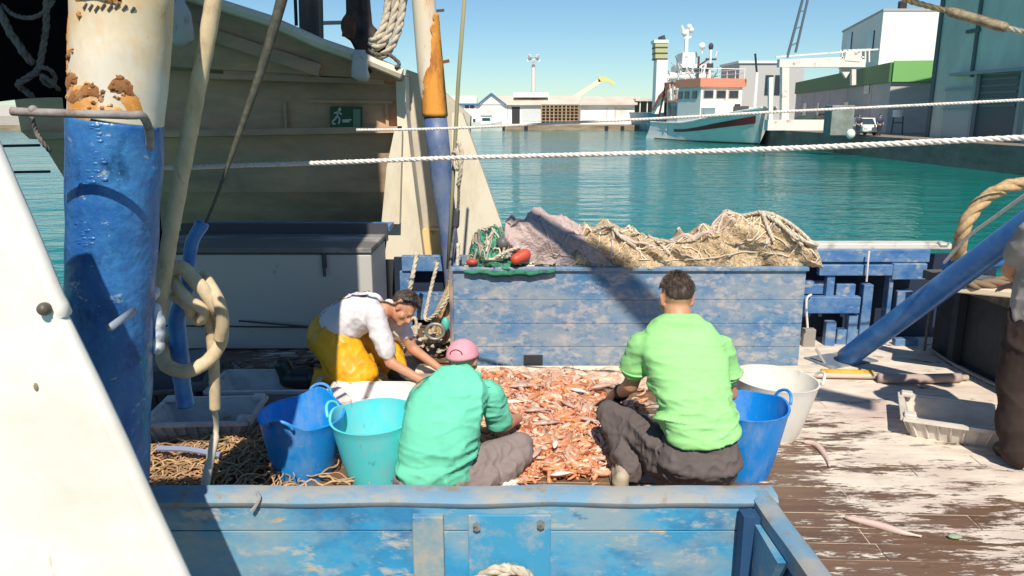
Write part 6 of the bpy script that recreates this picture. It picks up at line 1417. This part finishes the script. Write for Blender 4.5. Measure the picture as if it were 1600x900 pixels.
# cap: crown, strap arch, brim
b = MB(); vs = []; nu, nv = 40, 14
for i in range(nv+1):
    th0 = i/nv
    for k in range(nu):
        ph = 2*math.pi*k/nu; th = th0*(1.55-.28*math.sin(ph)); p = Vector((.089*math.sin(th)*math.cos(ph), -.012+.108*math.sin(th)*math.sin(ph), .018+.100*math.cos(th))); p += p.normalized()*.002*abs(math.sin(ph*3)); vs.append(Hc+M_@p*1.0)
b.add(vs, [(i*nu+k, i*nu+(k+1)%nu, (i+1)*nu+(k+1)%nu, (i+1)*nu+k) for i in range(nv) for k in range(nu)])
o = b.build('cap', M_pink, T, smooth=True); sm = o.modifiers.new('t','SOLIDIFY'); sm.thickness = .004
b = MB(); ring = []
for i in range(9):
    a = math.pi*(.12+.76*i/8); e_ = Vector((.088*math.cos(a), -.012+.106*math.sin(a), .020)); e2 = Vector((.088*math.cos(a)*.95, -.012+.106*math.sin(a)+.07*math.sin((a-.38)/(math.pi*.76)*math.pi)**.7 if 0 < (a-.377) < math.pi*.76 else e_.y, .008)); ring.append([Hc+M_@e_*.97, Hc+M_@e2*.97, Hc+M_@(e2+Vector((0,0,.004)))*.97, Hc+M_@(e_+Vector((0,0,.006)))*.97])
b.loft(ring); b.build('brim', M_pink, T, smooth=True)
b = MB(); b.tube(smooth([Hc+M_@Vector((x*.97,-.013-.108*math.sqrt(max(0,1-(x/.089)**2-((z-.018)/.1)**2)),z))*1.005 for x, z in ((-.036,.030),(-.028,.046),(0,.056),(.028,.046),(.036,.030))],16), .004, 6); b.build('strap_edge', mat('strap_dark',(.18,.04,.05)), T)
b = MB(); b.ball(Hc+M_@Vector((0,-.012,.118))*.97, (.008,.008,.005)); b.build('button', M_pink, T)

# ---------- man in yellow oilskin trousers bending forward
T = thing('person', P_(-1.2,5.42,0), 'dark haired man in white shirt and yellow waders bending over the catch', 'person')
Hc = A(630,482,5.46); M_, Hc = head(T, Hc, (.62,-.42,-.72), (.74,.05,.60))
hipc = A(520,520,5.45); shc = A(590,482,5.42)
Nsh, Fsh = A(585,492,5.27), A(612,484,5.58)      # near and far shoulders
Nel, Nwr = A(610,566,5.22), A(655,592,5.12); Fel, Fwr = A(645,545,5.60), A(690,578,5.45)
b = MB(); head_geo(b, M_, Hc); b.capsule(Hc+M_@Vector((0,-.03,-.07)), A(600,484,5.43), .055, .07)
ax_d = (shc-hipc).normalized(); lat = P_(.05,-1,0)
upv = ax_d.cross(lat).normalized()
def trunk3(b, e=0):
    for_r = [(0,.17,.14),(.22,.17,.135),(.5,.175,.13),(.78,.185,.12),(.98,.17,.10),(1.12,.09,.07)]
    torso(b, [(hipc+(shc-hipc)*t+P_(0,0,.035*math.sin(t*3.1)), w_+e, h_+e, lat, upv) for t, w_, h_ in for_r])
trunk3(b)
b.capsule(Nsh, Nel, .052,.042); b.capsule(Nel, Nwr, .042,.027); b.capsule(Fsh, Fel, .052,.042); b.capsule(Fel, Fwr, .042,.027)
hand(b, Nwr, (Nwr-Nel), (0,-.2,1), 1, .35); hand(b, Fwr, (Fwr-Fel), (0,-.2,1), 1, .35)
Nh, Nk, Na = hipc+P_(.0,-.10,-.03), P_(-1.16,5.26,.08), P_(-1.50,5.28,.07); Fh, Fk, Fa = hipc+P_(.02,.10,-.03), P_(-.93,5.62,.16), P_(-.86,5.42,.05)
b.capsule(Nh, Nk, .09,.06); b.capsule(Nk, Na, .055,.04); b.capsule(Fh, Fk, .09,.06); b.capsule(Fk, Fa, .055,.04); b.capsule(Fa, Fa+P_(.14,-.04,0), .035,.03); b.capsule(Na, Na+P_(-.08,0,.0), .035,.03)
fuse(b, 'body', M_skin, T, .009, 5); eyes(T, M_, Hc, None)
hair(T, M_, Hc, M_hairb, puff=.016, rag=.012, seed=8)
b = MB(); trunk3(b, .017); b.capsule(Nsh, Nsh.lerp(Nel,.72), .078,.070); b.capsule(Fsh, Fsh.lerp(Fel,.6), .074,.066)
fuse(b, 'shirt', M_wsh, T, .010, 6, disp=lambda p, n_: wr(.010, 6, 31)(p,n_)+wr(.007, 14, 33)(p,n_))
b = MB(); b.ball(hipc+P_(-.02,0,-.02), (.17,.20,.17)); torso(b, [(hipc+P_(-.03,0,-.02),.185,.165,lat,upv),(hipc+(shc-hipc)*.30+P_(0,0,-.03),.182,.12,lat,upv)])
b.capsule(Nh, Nh.lerp(Nk,.5), .135,.13); b.capsule(Nh.lerp(Nk,.5), Nk+P_(.02,0,.03), .13,.11); b.capsule(Nk, Na+P_(.08,0,.02), .10,.08); b.capsule(Fh, Fk, .125,.10); b.capsule(Nh+P_(.08,0,0), Nk+P_(.10,.02,.05),.12,.09); b.capsule(Fk, Fa+P_(0,.04,.05), .095,.08)
fuse(b, 'waders', M_yel, T, .010, 5, disp=lambda p, n_: wr(.018, 5, 41, (1,1,.7))(p,n_)+wr(.010, 12, 43, (1,1,.6))(p,n_))
b = MB(); b.capsule(Na+P_(.03,0,.03), Na+P_(-.12,0,.03), .085,.07); b.capsule(Na+P_(-.12,0,.03), Na+P_(-.16,0,-.0+.14), .06,.06); fuse(b, 'boot', M_boot, T, .011, 4)
b = MB(); b.capsule(Fa+P_(0,.0,.03), Fa+P_(.02,-.02,.0), .07,.055); b.capsule(Fa+P_(.02,-.02,-.0), Fa+P_(.17,-.05,-.005), .052,.042); fuse(b, 'boot', M_boot, T, .011, 4)
# braces over the back
b = MB()
def on_back(t, s_): return hipc+(shc-hipc)*t+P_(0,0,.035*math.sin(t*3.1))+lat.normalized()*s_*.10+(upv if upv.z > 0 else -upv)*(.16-.03*t)
for s_ in (1,-1):
    P = [on_back(t, s_*(1-.8*abs(.45-t)) if False else s_*(.15+.8*abs(t-.45))) for t in (.02,.2,.4,.6,.8,1.0)]
    Q = smooth(P,18); 
    for i in range(18): b.beam(Q[i], Q[i+1]+ (Q[i+1]-Q[i])*.2, .030, .006)
b.build('braces', mat('brace_dark',(.05,.04,.04),rough=.8), T)
MB().box(on_back(.45,0)+P_(0,0,.008), (.05,.07,.008), rz=.2, ry=-.3).build('brace_patch', mat('brace_tan',(.5,.28,.08),rough=.7), T)

# ---------- bystander at the right edge
T = thing('person', P_(2.95,4.08,0), 'standing person in grey t-shirt and dark trousers cut by the right edge', 'person')
bx_, by_ = 2.95, 4.08
b = MB(); hip = P_(bx_,by_,.92)
M_, Hc = head(T, P_(bx_-.02,by_+.02,1.62), (-.5,.8,-.25), (0,.2,1)); head_geo(b, M_, Hc); b.capsule(Hc+P_(0,0,-.08), P_(bx_,by_,1.42), .055,.065)
def trunk4(b, e=0): torso(b, [(P_(bx_,by_,.88),.16+e,.12+e,(1,.3,0),(-.3,1,0)),(P_(bx_,by_,1.0),.165+e,.13+e,(1,.3,0),(-.3,1,0)),(P_(bx_,by_,1.15),.165+e,.125+e,(1,.3,0),(-.3,1,0)),(P_(bx_,by_,1.32),.19+e,.12+e,(1,.3,0),(-.3,1,0)),(P_(bx_,by_,1.41),.16+e,.09+e,(1,.3,0),(-.3,1,0)),(P_(bx_,by_,1.46),.07,.06,(1,.3,0),(-.3,1,0))])
trunk4(b); Ls, Rs = P_(bx_-.19,by_-.05,1.37), P_(bx_+.19,by_+.05,1.37)
Le, Lw = P_(bx_-.185,by_+.10,1.13), P_(bx_+.03,by_+.28,1.02); Re, Rw = P_(bx_+.25,by_+.12,1.12), P_(bx_+.05,by_+.30,1.0)
b.capsule(Ls, Le, .05,.042); b.capsule(Le, Lw, .042,.028); b.capsule(Rs, Re, .05,.042); b.capsule(Re, Rw, .042,.028); hand(b, Lw, (.8,.3,-.1),(0,0,1)); hand(b, Rw, (-.8,.3,-.1),(0,0,1))
legs = [(P_(bx_-.09,by_,.88),P_(bx_-.11,by_+.03,.48),P_(bx_-.06,by_-.02,.08)),(P_(bx_+.09,by_,.88),P_(bx_+.12,by_+.03,.48),P_(bx_+.14,by_,.08))]
for h_, k_, a_ in legs: b.capsule(h_, k_, .085,.06); b.capsule(k_, a_, .055,.038); b.capsule(a_, a_+P_(0,.14,-.04), .035,.03)
fuse(b, 'body', M_skin, T, .010, 5); eyes(T, M_, Hc, None); hair(T, M_, Hc, M_hairb, seed=12)
b = MB(); trunk4(b, .03); b.ball(P_(bx_,by_-.02,1.0),(.21,.17,.15)); b.capsule(Ls, Ls.lerp(Le,.6), .075,.07); b.capsule(Rs, Rs.lerp(Re,.6), .075,.07)
fuse(b, 'shirt', cloth('cloth_greyshirt', (.36,.33,.31), (.28,.26,.25)), T, .011, 6, disp=wr(.016, 5, 51))
b = MB(); b.ball(P_(bx_,by_,.86),(.17,.14,.13))
for h_, k_, a_ in legs: b.capsule(h_, k_, .115,.092); b.capsule(k_, a_+P_(0,0,.02), .09,.085)
fuse(b, 'trousers', cloth('cloth_brownblack', (.05,.035,.03), (.035,.025,.022)), T, .011, 5, disp=wr(.014, 6, 61))
for h_, k_, a_ in legs: b = MB(); b.capsule(a_+P_(0,0,.02), a_+P_(0,.15,-.03), .055,.045); fuse(b, 'boot', M_boot, T, .011, 4)
